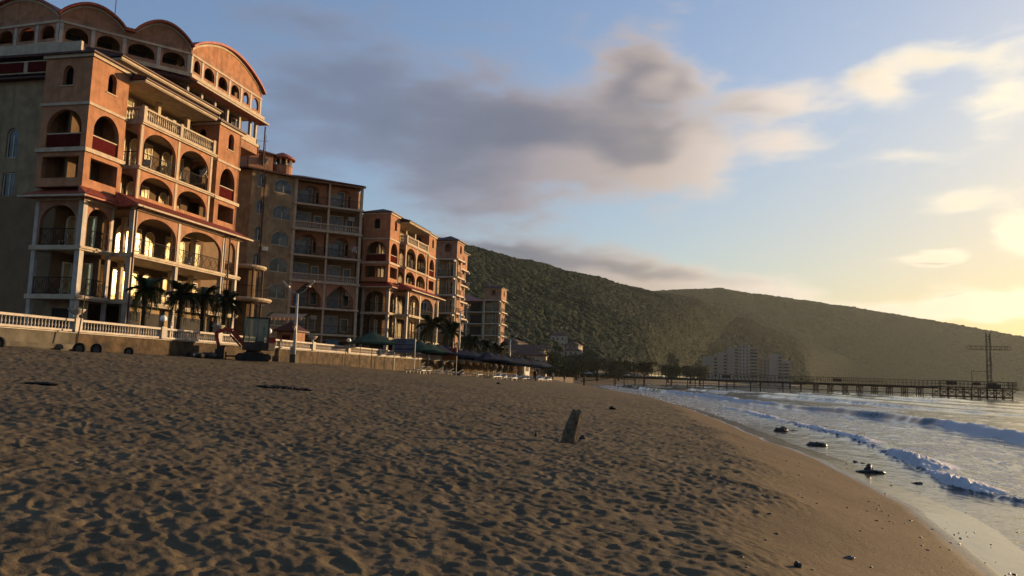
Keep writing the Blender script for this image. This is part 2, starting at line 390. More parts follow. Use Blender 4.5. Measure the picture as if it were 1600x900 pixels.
# ------------------------------------------------------------------ numpy noise
def hash2(ix, iy, s):
    n = (ix.astype(np.int64)*374761393+iy.astype(np.int64)*668265263+s*1442695041) & 0x7fffffff
    n = ((n ^ (n >> 13))*1274126177) & 0x7fffffff
    return ((n ^ (n >> 16)) & 0xffff)/65535.
def vnoise(x, y, s=0):
    ix, iy = np.floor(x), np.floor(y); fx, fy = x-ix, y-iy; ix = ix.astype(np.int64); iy = iy.astype(np.int64)
    fx = fx*fx*fx*(fx*(fx*6-15)+10); fy = fy*fy*fy*(fy*(fy*6-15)+10)
    a, b, c, d = hash2(ix, iy, s), hash2(ix+1, iy, s), hash2(ix, iy+1, s), hash2(ix+1, iy+1, s)
    return (a*(1-fx)+b*fx)*(1-fy)+(c*(1-fx)+d*fx)*fy-.5
def fbm(x, y, o=4, s=0):
    t = 0; a = 1.
    for i in range(o): t = t+a*vnoise(x*2**i+i*17.3, y*2**i-i*9.1, s+i); a *= .5
    return t
def dimples(x, y, cell, s, rad=.62):
    """random footprint-like hollows with a raised rim"""
    gx, gy = x/cell, y/cell; ix, iy = np.floor(gx).astype(np.int64), np.floor(gy).astype(np.int64); h = np.zeros_like(x)
    for dx in (-1, 0, 1):
        for dy in (-1, 0, 1):
            cx, cy = ix+dx, iy+dy
            px = cx+.15+.7*hash2(cx, cy, s); py = cy+.15+.7*hash2(cx, cy, s+1); am = hash2(cx, cy, s+2); an = hash2(cx, cy, s+3)*6.283
            ux_, uy_ = gx-px, gy-py; c, s_ = np.cos(an), np.sin(an); u = (ux_*c+uy_*s_)/(rad*1.25); v = (-ux_*s_+uy_*c)/(rad*.7)
            r = u*u+v*v
            h += -(am*.9+.25)*np.exp(-r*3.2)+.38*am*np.exp(-(np.sqrt(r)-1.)**2*9)
    return h
def grid_mesh(name, X_, Y_, Z_, material, smooth=True, attrs=None):
    nr, nc = X_.shape; me = bpy.data.meshes.new(name); nv = nr*nc
    co = np.stack([X_, Y_, Z_], -1).reshape(-1).astype(np.float32)
    a = (np.arange(nr-1)[:, None]*nc+np.arange(nc-1)[None, :]).reshape(-1)
    idx = np.stack([a, a+1, a+nc+1, a+nc], -1).reshape(-1).astype(np.int32); nf = len(a)
    me.vertices.add(nv); me.vertices.foreach_set('co', co)
    me.loops.add(nf*4); me.loops.foreach_set('vertex_index', idx)
    me.polygons.add(nf); me.polygons.foreach_set('loop_start', np.arange(nf, dtype=np.int32)*4); me.polygons.foreach_set('loop_total', np.full(nf, 4, np.int32))
    me.update(calc_edges=True)
    if smooth: me.shade_smooth()
    for k_, v_ in (attrs or {}).items():
        at = me.attributes.new(k_, 'FLOAT', 'POINT'); at.data.foreach_set('value', v_.reshape(-1).astype(np.float32))
    me.materials.append(material)
    return me
#@@PART2
# ------------------------------------------------------------------ beach
SHy = [-200,-20,8,12,17.6,22,29,36,52,70,110,160,226,300,420,640,1200,1900,2400,2900,3400]
SHx = [2.5,3.2,3.7,4.0,4.45,4.25,3.95,3.1,1.7,-.2,-7.1,-16.7,-27.2,-31,-12,34,155,240,480,960,2100]
BMy = [-200,-20,7,11,21,39,60,90,130,226,3400]; BMw = [3,3,2.95,3.05,3.2,3.0,2.8,3.2,5,8,12]
def xs_(y): return np.interp(y, SHy, SHx)
def bw_(y): return np.interp(y, BMy, BMw)+.22*np.sin(y/1.9)*np.sin(y/3.1+1)+.12*np.sin(y/.83+2)
def sm(v, a, b):
    t = np.clip((v-a)/(b-a), 0, 1); return t*t*(3-2*t)
def beach_base(x, y):
    x = np.asarray(x, float); y = np.asarray(y, float)
    w = bw_(y); t = xs_(y)-x
    k_ = np.clip(1.36/np.maximum(xs_(y)-w+29., 4.), .0675, .17); k_ = np.where(y < 200, k_, .0675)
    zl = .05+.80*np.maximum(t/w, 1e-6)**1.1; zh = .85+np.minimum((t-w)*k_, 2.35); s_ = .075
    zs = np.minimum(zl, zh)-s_*np.log1p(np.exp(-np.abs(zl-zh)/s_))
    z = np.where(t < 0, np.maximum(.05+t*.055, -2.), zs)
    return z+np.where(y < 120, .14*sm(-x, 21, 27)*(1-sm(y, 50, 75)), 0.)
def sand_h(x, y):
    z = beach_base(x, y); w = bw_(y); t = xs_(y)-x; r = np.hypot(x, y)
    edge = .75*fbm(x/1.6, y/2.1, 4, 5)
    a = sm(t-w+edge, -.95, .35); near = 1-sm(r, 40, 85)
    u = x*.78-y*.62+.35*fbm(x/.9, y/.9, 3, 12); v = x*.62+y*.78+.35*fbm(x/.9, y/.9, 3, 13)
    rid = lambda a_, b_, s_: .5-np.abs(vnoise(a_, b_, s_))*2
    h = .030*fbm(x/1.2, y/1.2, 4, 11)+.018*dimples(x+.3*fbm(x*1.7, y*1.7, 3, 8), y+.15*fbm(x*2, y*2, 2, 9), .27, 21)
    h += .020*rid(u/.42, v/.19, 14)+.012*rid(u/.22, v/.12, 15)+.038*vnoise(u/.62, v/.28, 16)*(.5+vnoise(x/4., y/4., 17))
    h += near*(.010*dimples(x, y, .16, 31)+.024*fbm(x/.15, y/.13, 3, 41))
    h -= .07*np.exp(-((x+2.75)**2+(y-17.25)**2)/.10)
    h += .07*fbm(x/5., y/5., 2, 51)+(1-near)*.05*fbm(x/.8, y/1.2, 2, 61)
    lip = .03*np.exp(-((t-w+edge-.2)/.45)**2)            # small scarp where the churned sand ends
    smooth = .006*fbm(x/1.2, y/3.5, 3, 71)+.0025*fbm(x/.12, y/.3, 2, 72)
    h = h*.84
    return z+a*h+lip*sm(r, 2, 6)+(1-a)*smooth
def polar(az0, az1, nc, rr):
    A = np.radians(np.linspace(az0, az1, nc)); A_, R_ = np.meshgrid(A, np.asarray(rr)); return R_*np.sin(A_), R_*np.cos(A_), R_
rr = np.concatenate([np.geomspace(2.2, 60, 620), np.geomspace(60.6, 330, 170)])
gx, gy, gr = polar(-56, 30, 980, rr)
gz = sand_h(gx, gy)
tt = xs_(gy)-gx; ww = bw_(gy); scal = .35*fbm(gy/2.7, gx*.2, 2, 91)
dry = sm(tt-ww+.75*fbm(gx/1.6, gy/2.1, 4, 5), -.9, .4)
film = 1-sm(tt+scal, -.05, .45)
def sand_mat():
    m = bpy.data.materials.new('beach_sand'); m.use_nodes = True; t = m.node_tree; b = NB(t); bs = t.nodes['Principled BSDF']
    o = b.n('ShaderNodeNewGeometry').outputs['Position']
    at = lambda s_: b.n('ShaderNodeAttribute', attribute_name=s_).outputs['Fac']
    n1 = b.noise(o, 1.3, 6, .6); n2 = b.noise(o, 38, 3, .7); n3 = b.noise(o, 9, 4, .6)
    dryc = b.mix(b.ss(n1, .3, .7), (.074, .057, .036), (.118, .090, .056))
    dryc = b.mix(b.ss(n2, .62, .72), dryc, (.045, .034, .024)); dryc = b.mix(b.ss(n3, .66, .74), dryc, (.06, .043, .03))
    dampc = b.mix(b.ss(n1, .3, .7), (.082, .053, .025), (.104, .070, .036))
    dampc = b.mix(b.ss(n2, .66, .74), dampc, (.06, .04, .024))
    c = b.mix(at('dry'), dampc, dryc); c = b.mix(b.m('MULTIPLY', at('film'), .6), c, (.06, .045, .03))
    t.links.new(c, bs.inputs['Base Color'])
    ro = b.m('SUBTRACT', b.m('ADD', .72, b.m('MULTIPLY', at('dry'), .25)), b.m('MULTIPLY', at('film'), .60), clamp=True)
    t.links.new(ro, bs.inputs['Roughness']); t.links.new(b.m('ADD', .06, b.m('MULTIPLY', at('film'), .5)), bs.inputs['Specular IOR Level'])
    bp = b.n('ShaderNodeBump'); bp.inputs['Distance'].default_value = .012
    t.links.new(b.m('SUBTRACT', .75, b.m('MULTIPLY', at('film'), .70)), bp.inputs['Strength'])
    t.links.new(b.m('ADD', b.noise(o, 55, 5, .7), b.m('MULTIPLY', b.noise(o, 14, 4, .6), 1.6)), bp.inputs['Height'])
    t.links.new(bp.outputs[0], bs.inputs['Normal']); return m
MS = sand_mat()
bs_ = obj('beach', grid_mesh('beach', gx, gy, gz, MS, True, {'dry': dry, 'film': film}), kind='structure')
# wide coarse sheet carrying the ground and sea bed to the horizon, a little below the detailed beach
axx = np.concatenate([-np.geomspace(9000, 60, 40), np.linspace(-55, 60, 116), np.geomspace(62, 9000, 40)])
ayy = np.concatenate([-np.geomspace(1800, 30, 16), np.linspace(-26, 330, 90), np.geomspace(340, 9000, 60)])
cx, cy = np.meshgrid(axx, ayy); cz = beach_base(cx, cy)-.16
inl = xs_(cy)-cx
cz = cz+np.where(cy > 340, 1, 0)*np.clip((inl-25)*.02, 0, 6)
obj('ground', grid_mesh('ground', cx, cy, cz, MS, True, {'dry': (inl > 3).astype(float), 'film': (inl < 0).astype(float)}), kind='structure')
# ------------------------------------------------------------------ sea
W1y = [5,12,16,20.2,23.6,29.7,36.7,45,50.7,58.5,71,90,130,200]; W1x = [13,10.5,8.8,7.3,6.3,7.0,7.5,6.9,6.2,5.3,3.5,1.2,-6,-16]
W2y = [5,30,43.7,48,56,64,75,84,96,108,138,180,240]; W2x = [19,17,15.7,15.2,15.2,14.4,12.4,9.4,6.6,4.5,-.4,-8.9,-20]
W3y = [20,60,93,103,127,180,260]; W3x = [40,35,31,27.5,20.5,8,-8]
def sea_h(x, y):
    r = np.hypot(x, y); near = 1-sm(r, 60, 140); t = x-xs_(y)
    jit = .5*fbm(y/3.1, x*.02, 3, 101)
    h = np.zeros_like(x); foam = np.zeros_like(x)
    lump = fbm(x/.28, y/.33, 4, 111); lump2 = fbm(x/.9, y/1.1, 4, 113)
    # shore bore
    u = x-np.interp(y, W1y, W1x)-jit; env = sm(y, 10, 16)*(1-sm(y, 66, 95))*(.7+.8*vnoise(y/9., y*0+.5, 121))
    u = u+.22*lump*near; pr = np.where(u < 0, np.exp(-(u/.14)**2), np.exp(-(u/.8)**2)); env = env*np.clip(.75+1.0*vnoise(y/2.6, y*0+2.2, 122), .5, 1.25); h += .20*env*pr*(1+1.1*lump*near+.5*near*fbm(x/.09, y/.1, 2, 116))
    foam = np.maximum(foam, env*1.25*np.where(u < 0, np.exp(-(u/.22)**2), np.exp(-(u/1.25)**2)))
    foam = np.maximum(foam, .46*sm(u, -.1, .9)*(1-sm(x-np.interp(y, W2y, W2x), -2.5, .2)))
    # outer breaker
    jit2 = .9*fbm(y/7., x*.01, 3, 131)
    u = x-np.interp(y, W2y, W2x)-jit2; env = (.62+.5*vnoise(y/14., y*0+3.5, 141))*sm(y, 8, 25)
    pr = np.where(u < 0, np.exp(-(u/.45)**2), np.exp(-(u/2.0)**2)); brk = np.maximum(1-sm(y, 53, 60), sm(y, 84, 92)*(1-sm(y, 150, 175)))*(.75+.7*vnoise(y/5., y*0+1.5, 142))
    h += .85*env*pr*(1+.45*lump2*brk)
    foam = np.maximum(foam, 1.25*brk*np.where(u < 0, np.exp(-(u/.85)**2), np.exp(-(u/.35)**2)))
    # swell lines further out
    for k_, (off, H_) in enumerate(((0, .5), (15, .42), (31, .4), (50, .45), (74, .4))):
        u = x-np.interp(y, W3y, W3x)-off-1.6*fbm(y/11., y*0+k_, 3, 151+k_)
        e = np.clip(.55+1.3*vnoise(y/(13.+3*k_)+k_*7, y*0+.5, 161+k_), 0, 1.3)
        h += H_*e*np.where(u < 0, np.exp(-(u/.8)**2), np.exp(-(u/2.6)**2))
    foam = np.maximum(foam, .50*np.clip(.5+1.6*fbm(x/6., y/16., 3, 211), 0, 1)*sm(x-np.interp(y, W2y, W2x), -1, 1)*(1-sm(x-np.interp(y, W3y, W3x), 10, 40)))
    far = 1-sm(r, 500, 1500)
    h += far*(.10*fbm(x/3.2, y/7., 4, 171)+.045*near*fbm(x/.55, y/1.3, 3, 181)+.12*fbm(x/9., y/26., 2, 191))*sm(t, .4, 4)
    h *= sm(t, .2, 2.2)
    foam = np.maximum(foam, .42*np.exp(-((t-.55-scalw(y))/.30)**2))
    foam = np.maximum(foam, (.28+.20*sm(y, 30, 60))*sm(y, 22, 42)*sm(t, .1, .8)*(1-sm(x-np.interp(y, W2y, W2x), -2, 0)))
    return h, foam
def scalw(y): return .35*vnoise(y/2.1, y*0+9.5, 201)
rr2 = np.concatenate([np.geomspace(5.5, 62, 620), np.geomspace(62.4, 420, 260), np.geomspace(430, 8800, 60)])
wx, wy, wr = polar(-22, 48, 860, rr2)
wz, wf = sea_h(wx, wy)
dep = wx-xs_(wy)
wz = np.where(dep < -1.2, -.45, wz)
def sea_mat():
    m = bpy.data.materials.new('sea_water'); m.use_nodes = True; t = m.node_tree; b = NB(t); bs = t.nodes['Principled BSDF']
    o = b.n('ShaderNodeNewGeometry').outputs['Position']
    at = lambda s_: b.n('ShaderNodeAttribute', attribute_name=s_).outputs['Fac']
    s2 = b.n('ShaderNodeSeparateXYZ'); t.links.new(o, s2.inputs[0])
    st = b.v(b.m('MULTIPLY', s2.outputs[0], 1.0), b.m('MULTIPLY', s2.outputs[1], .42), 0.)
    pat = b.m('ADD', b.m('MULTIPLY', b.noise(st, 2.1, 6, .62, .8), .6), b.m('MULTIPLY', b.noise(st, 7.5, 4, .6, .5), .4))
    f = b.m('ADD', at('foam'), b.m('SUBTRACT', pat, 1.0)); fm = b.ss(f, -.05, .10)
    c = b.mix(at('shallow'), (.022, .04, .06), (.10, .078, .055))
    c = b.mix(fm, c, (.48, .48, .50)); t.links.new(c, bs.inputs['Base Color'])
    t.links.new(b.m('ADD', .09, b.m('MULTIPLY', fm, .6)), bs.inputs['Roughness']); bs.inputs['IOR'].default_value = 1.33
    bp = b.n('ShaderNodeBump'); bp.inputs['Strength'].default_value = .55; bp.inputs['Distance'].default_value = .06
    hh = b.m('ADD', b.noise(b.v(b.m('MULTIPLY', s2.outputs[0], 1.), b.m('MULTIPLY', s2.outputs[1], .45), 0.), 3.2, 5, .6), b.m('MULTIPLY', fm, b.noise(o, 22, 3, .6)))
    t.links.new(hh, bp.inputs['Height']); t.links.new(bp.outputs[0], bs.inputs['Normal']); return m
MW = sea_mat()
obj('sea', grid_mesh('sea', wx, wy, wz, MW, True, {'foam': wf, 'shallow': 1-sm(dep, .3, 5.)}), kind='structure')
# ------------------------------------------------------------------ hills
HOUSES = [(-70,415,9,8,6,20),(-60,402,8,7,5,-10),(-57,378,9,7,5.5,15),(-50,372,7,6,4.5,30),(-62,294,13,9,7,12),(-56,262,15,9,6.5,5),(-75,330,9,8,6,-15),(-66,350,8,7,5,10),(-45,394,7,6,4.5,0),(-48,232,11,8,6,8)]
CLEAR = [(h_[0]+(h_[0]*-.03), h_[1]-4, h_[2]*.9+5) for h_ in HOUSES]+[(34,792,30),(74,800,20),(22,778,18),(50,776,18),(75,782,16)]
HG = []
def hill_z(px_, py_):
    b_ = 0.
    for x, y, z in HG:
        d = (x-px_)**2+(y-py_)**2; i = d.argmin()
        if d.flat[i] < 900: b_ = max(b_, z.flat[i])
    return float(b_)
def hill(name, ridge, foot, back, seed, nt_=150, ns=360, drop=9., rough=1.):
    n = len(ridge); s = np.linspace(0, n-1, ns); t_ = np.linspace(0, 1.5, nt_)
    ri = np.array(ridge, float); ri[:, 2] -= drop; fo = np.array(foot, float)
    I = lambda a, j: np.interp(s, range(n), a[:, j])
    rx, ry, rz_, fx, fy, fz = I(ri, 0), I(ri, 1), I(ri, 2), I(fo, 0), I(fo, 1), I(fo, 2)
    def pos(si, t):
        sj = np.clip(si, 0, n-1); ip = lambda a, j: np.interp(sj, range(n), a[:, j])
        RX, RY, RZ, FX, FY, FZ = ip(ri, 0), ip(ri, 1), ip(ri, 2), ip(fo, 0), ip(fo, 1), ip(fo, 2)
        x = FX+(RX-FX)*t; y = FY+(RY-FY)*t
        up_ = np.clip(t, 0, 1); prof = .35*up_+.65*np.sin(up_*math.pi/2)**1.3
        z = FZ+(RZ-FZ)*np.where(t <= 1, prof, np.maximum(1-(t-1)*1.3, .1))
        env = np.clip(t*(1.02-t), 0, 1)*2.6
        z = z+rough*env*(26*fbm(x/210., y/210., 4, seed)+20*np.abs(fbm(x/120., y/300., 3, seed+9)))
        return x, y, z
    S, T = np.meshgrid(s, t_); x, y, z = pos(S, T); HG.append((x, y, z))
    me = grid_mesh(name, x, y, z, M['hillsoil']); return obj(name, me, kind='structure'), pos, n
M['hillsoil'] = mat('hill_scrub', (.035, .038, .018), .95, .4, .05, 0)
h1, pos1, n1_ = hill('hill', [(-900,500,190),(-560,800,196),(-283,950,157),(-174,1182,152.5),(-94,1406,159),(18,1639,157),(103,1820,140),(216,1998,123),(360,2150,80),(520,2330,8)],
     [(-260,110,3),(-150,190,4),(-75,270,5),(-42,360,4),(-27,470,4),(-32,600,6),(-15,850,6),(160,1200,3),(235,1800,2),(440,2300,1)], None, 301)
h2, pos2, n2_ = hill('far_hill', [(-700,2500,250),(-300,2600,275),(-153.6,2616,287),(70,2666,305),(335,2731,276.6),(641,2805,241),(850,2860,212),(1049,2906,182),(1500,3100,110),(2200,3500,10)],
     [(-500,1900,20),(-250,1900,20),(150,1700,3),(235,1850,2),(330,2050,2),(560,2450,1),(760,2620,1),(960,2790,1),(1500,3000,1),(2150,3450,1)], None, 401, drop=13., ns=240, nt_=90)
# ------------------------------------------------------------------ forest canopy on the hills (nobody could count it)
def leaf_mat(name, a, b_, sc1):
    m = bpy.data.materials.new(name); m.use_nodes = True; t = m.node_tree; b = NB(t); bs = t.nodes['Principled BSDF']
    o = b.n('ShaderNodeNewGeometry').outputs['Position']
    c = b.mix(b.ss(b.noise(o, sc1, 3, .6), .32, .68), a, b_); c = b.mix(b.ss(b.noise(o, .09, 2), .55, .75), c, tuple(q_*1.25 for q_ in b_))
    c = b.mix(b.ss(b.noise(o, .7, 3), .35, .7), tuple(q_*.8 for q_ in a), c)
    t.links.new(c, bs.inputs['Base Color']); bs.inputs['Roughness'].default_value = .9; bs.inputs['Specular IOR Level'].default_value = .15
    bp = b.n('ShaderNodeBump'); bp.inputs['Strength'].default_value = .5; bp.inputs['Distance'].default_value = .5
    t.links.new(b.noise(o, 1.1, 4, .7), bp.inputs['Height']); t.links.new(bp.outputs[0], bs.inputs['Normal']); return m
M['forest'] = leaf_mat('forest_leaves', (.010, .022, .010), (.022, .034, .012), .012)
def forest(name, pos, n, cnt, smin, smax, s0, s1, seed, tmin=.02, tmax=1.12):
    rng = np.random.default_rng(seed); s = rng.uniform(s0, s1, cnt); t = tmin+(tmax-tmin)*rng.uniform(0, 1, cnt)**1.15
    x, y, z = pos(s, t); ok = np.ones(cnt, bool)
    for hx, hy, hr in CLEAR: ok &= ((x-hx)**2+(y-hy)**2 > hr*hr)
    d = np.hypot(x, y); sc_ = rng.uniform(smin, smax, cnt)*(.72+.5*np.clip(d/1500., 0, 1))
    me = bpy.data.meshes.new(name); me.from_pydata(np.stack([x, y, z+sc_*.25], -1)[ok].tolist(), [], [])
    a = me.attributes.new('size', 'FLOAT', 'POINT'); a.data.foreach_set('value', sc_[ok].astype(np.float32))
    me.materials.append(M['forest'])
    o = obj(name, me, kind='stuff')
    gn = bpy.data.node_groups.new(name+'_crowns', 'GeometryNodeTree')
    gn.interface.new_socket('Geometry', in_out='INPUT', socket_type='NodeSocketGeometry'); gn.interface.new_socket('Geometry', in_out='OUTPUT', socket_type='NodeSocketGeometry')
    N = gn.nodes.new; L = gn.links.new; i_ = N('NodeGroupInput'); o_ = N('NodeGroupOutput')
    gj = N('GeometryNodeJoinGeometry')
    for v in range(3):
        ico = N('GeometryNodeMeshIcoSphere'); ico.inputs['Subdivisions'].default_value = 4; ico.inputs['Radius'].default_value = .5
        sp_ = N('GeometryNodeSetPosition'); nz = N('ShaderNodeTexNoise'); nz.noise_dimensions = '4D'; nz.inputs['W'].default_value = v*3.7; nz.inputs['Scale'].default_value = 3.4; nz.inputs['Detail'].default_value = 5; nz.inputs['Roughness'].default_value = .75
        nm = N('GeometryNodeInputNormal'); sb = N('ShaderNodeMath'); sb.operation = 'SUBTRACT'; sb.inputs[1].default_value = .5
        ml = N('ShaderNodeMath'); ml.operation = 'MULTIPLY'; ml.inputs[1].default_value = .6; vs = N('ShaderNodeVectorMath'); vs.operation = 'SCALE'
        L(nz.outputs[0], sb.inputs[0]); L(sb.outputs[0], ml.inputs[0]); L(nm.outputs[0], vs.inputs[0]); L(ml.outputs[0], vs.inputs['Scale'])
        L(ico.outputs['Mesh'], sp_.inputs['Geometry']); L(vs.outputs[0], sp_.inputs['Offset'])
        sm_ = N('GeometryNodeSetMaterial'); sm_.inputs['Material'].default_value = M['forest']; L(sp_.outputs[0], sm_.inputs[0]); L(sm_.outputs[0], gj.inputs[0])
    gi_ = N('GeometryNodeGeometryToInstance')
    # pick one of three crown shapes for each point
    ip = N('GeometryNodeInstanceOnPoints'); ip.inputs['Pick Instance'].default_value = True
    insts = N('GeometryNodeJoinGeometry')
    for l in list(gj.inputs[0].links):
        g2 = N('GeometryNodeGeometryToInstance'); L(l.from_socket, g2.inputs[0]); L(g2.outputs[0], insts.inputs[0])
    L(i_.outputs[0], ip.inputs['Points']); L(insts.outputs[0], ip.inputs['Instance'])
    rv = N('FunctionNodeRandomValue'); rv.data_type = 'FLOAT_VECTOR'; rv.inputs['Min'].default_value = (-.3, -.3, 0); rv.inputs['Max'].default_value = (.3, .3, 6.28)
    L(rv.outputs['Value'], ip.inputs['Rotation'])
    na = N('GeometryNodeInputNamedAttribute'); na.data_type = 'FLOAT'; na.inputs['Name'].default_value = 'size'
    cb = N('ShaderNodeCombineXYZ'); mz = N('ShaderNodeMath'); mz.operation = 'MULTIPLY'; mz.inputs[1].default_value = .6
    L(na.outputs['Attribute'], cb.inputs[0]); L(na.outputs['Attribute'], cb.inputs[1]); L(na.outputs['Attribute'], mz.inputs[0]); L(mz.outputs[0], cb.inputs[2]); L(cb.outputs[0], ip.inputs['Scale'])
    L(ip.outputs[0], o_.inputs[0])
    md = o.modifiers.new('crowns', 'NODES'); md.node_group = gn
    return o
forest('forest', pos1, n1_, 60000, 5, 9.5, .6, 8.9, 1)
forest('far_forest', pos2, n2_, 30000, 10, 19, .6, 9, 2)
#@@PART3
# ------------------------------------------------------------------ hotel wing with two towers (built twice along the front)
G0 = 3.5
def room_windows(f, S0, S1, D, Z, h, n, arched=0, w=None):
    w = w or round((S1-S0)/n*.62, 2); st = (S1-S0)/n
    for j in range(n): f.win(S0+st*(j+.5)-w/2, D-.06, Z, w, h, 2, arched, 0)
def tower(par, x0, x1, y0, y1, z0, zb, zs, ze, far_y, mt='terra', para=True, near_open=True):
    """square terracotta tower: z0 base, zb balcony slab, zs string course, ze eave"""
    w1 = x1-x0; w2 = y1-y0
    n = F(par, x0, y0, 0); s = F(par, x1, y0, 90)
    # storey with square openings
    n.arch(0, w1, z0, zb-.12, .4, w1-.4, z0+.55, zb-.4, zb-.4, kind='rect', mt=mt, t=.3)
    s.arch(.3, w2, z0, zb-.12, .55, w2-.4, z0+.55, zb-.4, zb-.4, kind='rect', mt=mt, t=.3)
    n.arch(0, w1, zb+.14, zs-.14, .5, w1-.4, zb+.2, zb+1.45, zs-.38, mt=mt, t=.3)
    s.arch(.3, w2, zb+.14, zs-.14, .55, w2-.5, zb+.2, zb+1.35, zs-.38, mt=mt, t=.3)
    for f, w, a in ((n, w1, 0), (s, w2, .3)):
        f.box('slab', -.12, w+.12, -.13, .02, zb-.12, zb+.14, 'cream'); f.box('string_course', -.06, w+.06, -.08, .02, zs-.13, zs+.05, 'cream')
        if para: f.box('parapet_panel', .5 if a == 0 else .55, w-.42 if a == 0 else w-.5, .1, .16, zb+.2, zb+1.05, 'maroon'); f.box('handrail', .5 if a == 0 else .55, w-.42 if a == 0 else w-.5, .06, .2, zb+1.05, zb+1.12, 'cream')
        c = w/2+a/2
        f.arch(a, w, zs+.05, ze-.22, c-.38, c+.38, zs+1.2, zs+2.05, zs+2.5, mt=mt, t=.3)
        f.box('cornice', -.12, w+.12, -.14, .03, ze-.22, ze, 'cream')
        f.box('sill', c-.5, c+.5, -.06, .02, zs+1.12, zs+1.19, 'cream')
        # inner lining so that the openings lead into a loggia
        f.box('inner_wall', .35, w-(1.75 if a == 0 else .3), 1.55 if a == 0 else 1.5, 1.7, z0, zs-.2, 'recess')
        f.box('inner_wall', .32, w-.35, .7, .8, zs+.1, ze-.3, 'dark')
        f.win(w*.35, 1.42, z0+.3, 1.0, 1.7, 1, 0); f.win(w*.35, 1.42, zb+.3, 1.0, 2.1, 2, 1)
    n.box('floor', .02, w1-.02, .05, w2-.1, z0+.02, z0+.12, 'inner'); n.box('floor', .02, w1-.02, .02, w2, zb-.1, zb+.12, 'inner'); n.box('floor', .05, w1-.05, .05, w2-.1, zs-.1, zs+.0, 'inner')
    n.box('wall', .0, w1, w2-.25, w2, z0, ze-.22, mt); n.box('wall', -.02, .25, .3, w2-.26, z0+.01, ze-.23, mt)
    obj('roof', MB().hip(x0, x1, y0, y1, ze+.1, ze+.8, .3).mesh('roof', 'darktile'), par, tuple(-a for a in par.location))
def wing(ox, oy, label, inside):
    t = thing('hotel_wing', label, 'hotel', (-38+ox, 50+oy, G0))
    Fs = lambda x, y: F(t, x+ox, y+oy, 90)
    Fn = lambda x, y: F(t, x+ox, y+oy, 0)
    L1, L2, L3 = 6.35, 9.4, 12.35
    # solid core
    c = Fn(-50, 43.6)
    c.box('wall', 0, 10.8, 0, 14.6, G0, 13.3, 'inner'); c.box('wall', 0, 10.9, 1.2, 14.0, 13.3, 21.3, 'inner')
    # lower arcade, main sea front
    s = Fs(-35.5, 44.1); n = Fn(-40.4, 41.25); b = Fs(-36.85, 41.25)
    for z in (L1, L2):
        s.box('slab', -.08, 12.5, -.14, 3.2, z-.16, z+.12, 'cream'); s.box('slab_edge', -.12, 12.54, -.2, -.14, z-.05, z+.07, 'cream')
        n.box('slab', -.08, 3.65, -.14, 2.78, z-.16, z+.124, 'cream'); b.box('slab_edge', -.18, 2.7, -.2, -.1, z-.05, z+.07, 'cream')
    s.box('ceiling', -.02, 12.4, .0, 3.2, L3-.04, L3+.1, 'inner'); n.box('ceiling', .02, 3.5, .05, 2.8, L3-.04, L3+.1, 'inner')
    for S, w in ((.17, .34), (4.75, .28), (10.3, .34), (12.2, .26)):
        for a, z in ((G0, L1-.16), (L1+.12, L2-.16), (L2+.12, L3)): s.col(S, .0, a, z, w, 'white')
    for S, w in ((.14, .28), (3.36, .36)):
        for a, z in ((G0, L1-.16), (L1+.12, L2-.16), (L2+.12, L3)): n.col(S, .0, a, z, w, 'white')
    for a, z in ((G0, L1-.16), (L1+.12, L2-.16), (L2+.12, L3)): b.col(2.6, .02, a, z, .22, 'white')
    # arches of the upper arcade
    s.arch(.34, 4.61, L2+.12, L3, .42, 4.5, L2+.12, L3-1.35, L3-.22, D=.04, mt='salmon', t=.24)
    s.arch(4.89, 10.13, L2+.12, L3, 4.98, 10.03, L2+.12, L3-1.45, L3-.2, D=.04, mt='salmon', t=.24)
    s.arch(10.47, 12.07, L2+.12, L3, 10.6, 11.95, L2+.12, L3-1.2, L3-.3, D=.04, mt='salmon', t=.24)
    n.arch(.28, 3.18, L2+.12, L3, .4, 3.05, L2+.12, L3-1.4, L3-.25, D=.04, mt='salmon', t=.24)
    b.arch(.36, 2.49, L2+.12, L3, .45, 2.4, L2+.12, L3-1.2, L3-.3, D=.04, mt='salmon', t=.24)
    s.box('architrave', -.1, 12.5, -.14, .2, L3, L3+.22, 'cream'); n.box('architrave', -.1, 3.65, -.12, .2, L3, L3+.22, 'cream'); b.box('architrave', -.12, 2.75, -.1, .2, L3, L3+.216, 'cream')
    for z in (L1+.12, L2+.12):
        s.rail(.36, 4.6, .1, z, 1.02); s.rail(4.9, 10.1, .1, z, 1.02); s.rail(10.5, 12.05, .1, z, 1.02)
        n.rail(.3, 3.16, .1, z, 1.1); b.rail(.36, 2.48, .1, z, 1.1)
    # walls and doors behind the arcade
    for i, z in enumerate((L1+.12, L2+.12)):
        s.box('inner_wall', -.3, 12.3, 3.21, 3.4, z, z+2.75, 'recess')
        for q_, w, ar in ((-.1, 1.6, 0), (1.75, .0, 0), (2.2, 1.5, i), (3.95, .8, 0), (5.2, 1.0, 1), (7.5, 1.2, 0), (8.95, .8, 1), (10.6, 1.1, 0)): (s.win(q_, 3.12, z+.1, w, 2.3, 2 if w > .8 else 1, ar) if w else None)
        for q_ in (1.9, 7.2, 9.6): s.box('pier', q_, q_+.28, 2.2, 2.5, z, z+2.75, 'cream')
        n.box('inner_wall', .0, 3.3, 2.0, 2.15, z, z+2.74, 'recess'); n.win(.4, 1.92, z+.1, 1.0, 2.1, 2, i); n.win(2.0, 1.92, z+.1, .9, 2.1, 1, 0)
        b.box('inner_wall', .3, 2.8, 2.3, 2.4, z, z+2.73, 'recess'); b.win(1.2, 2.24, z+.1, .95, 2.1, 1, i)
    s.box('wall', .35, 12.0, .55, .8, G0, L1-.17, 'yellow')
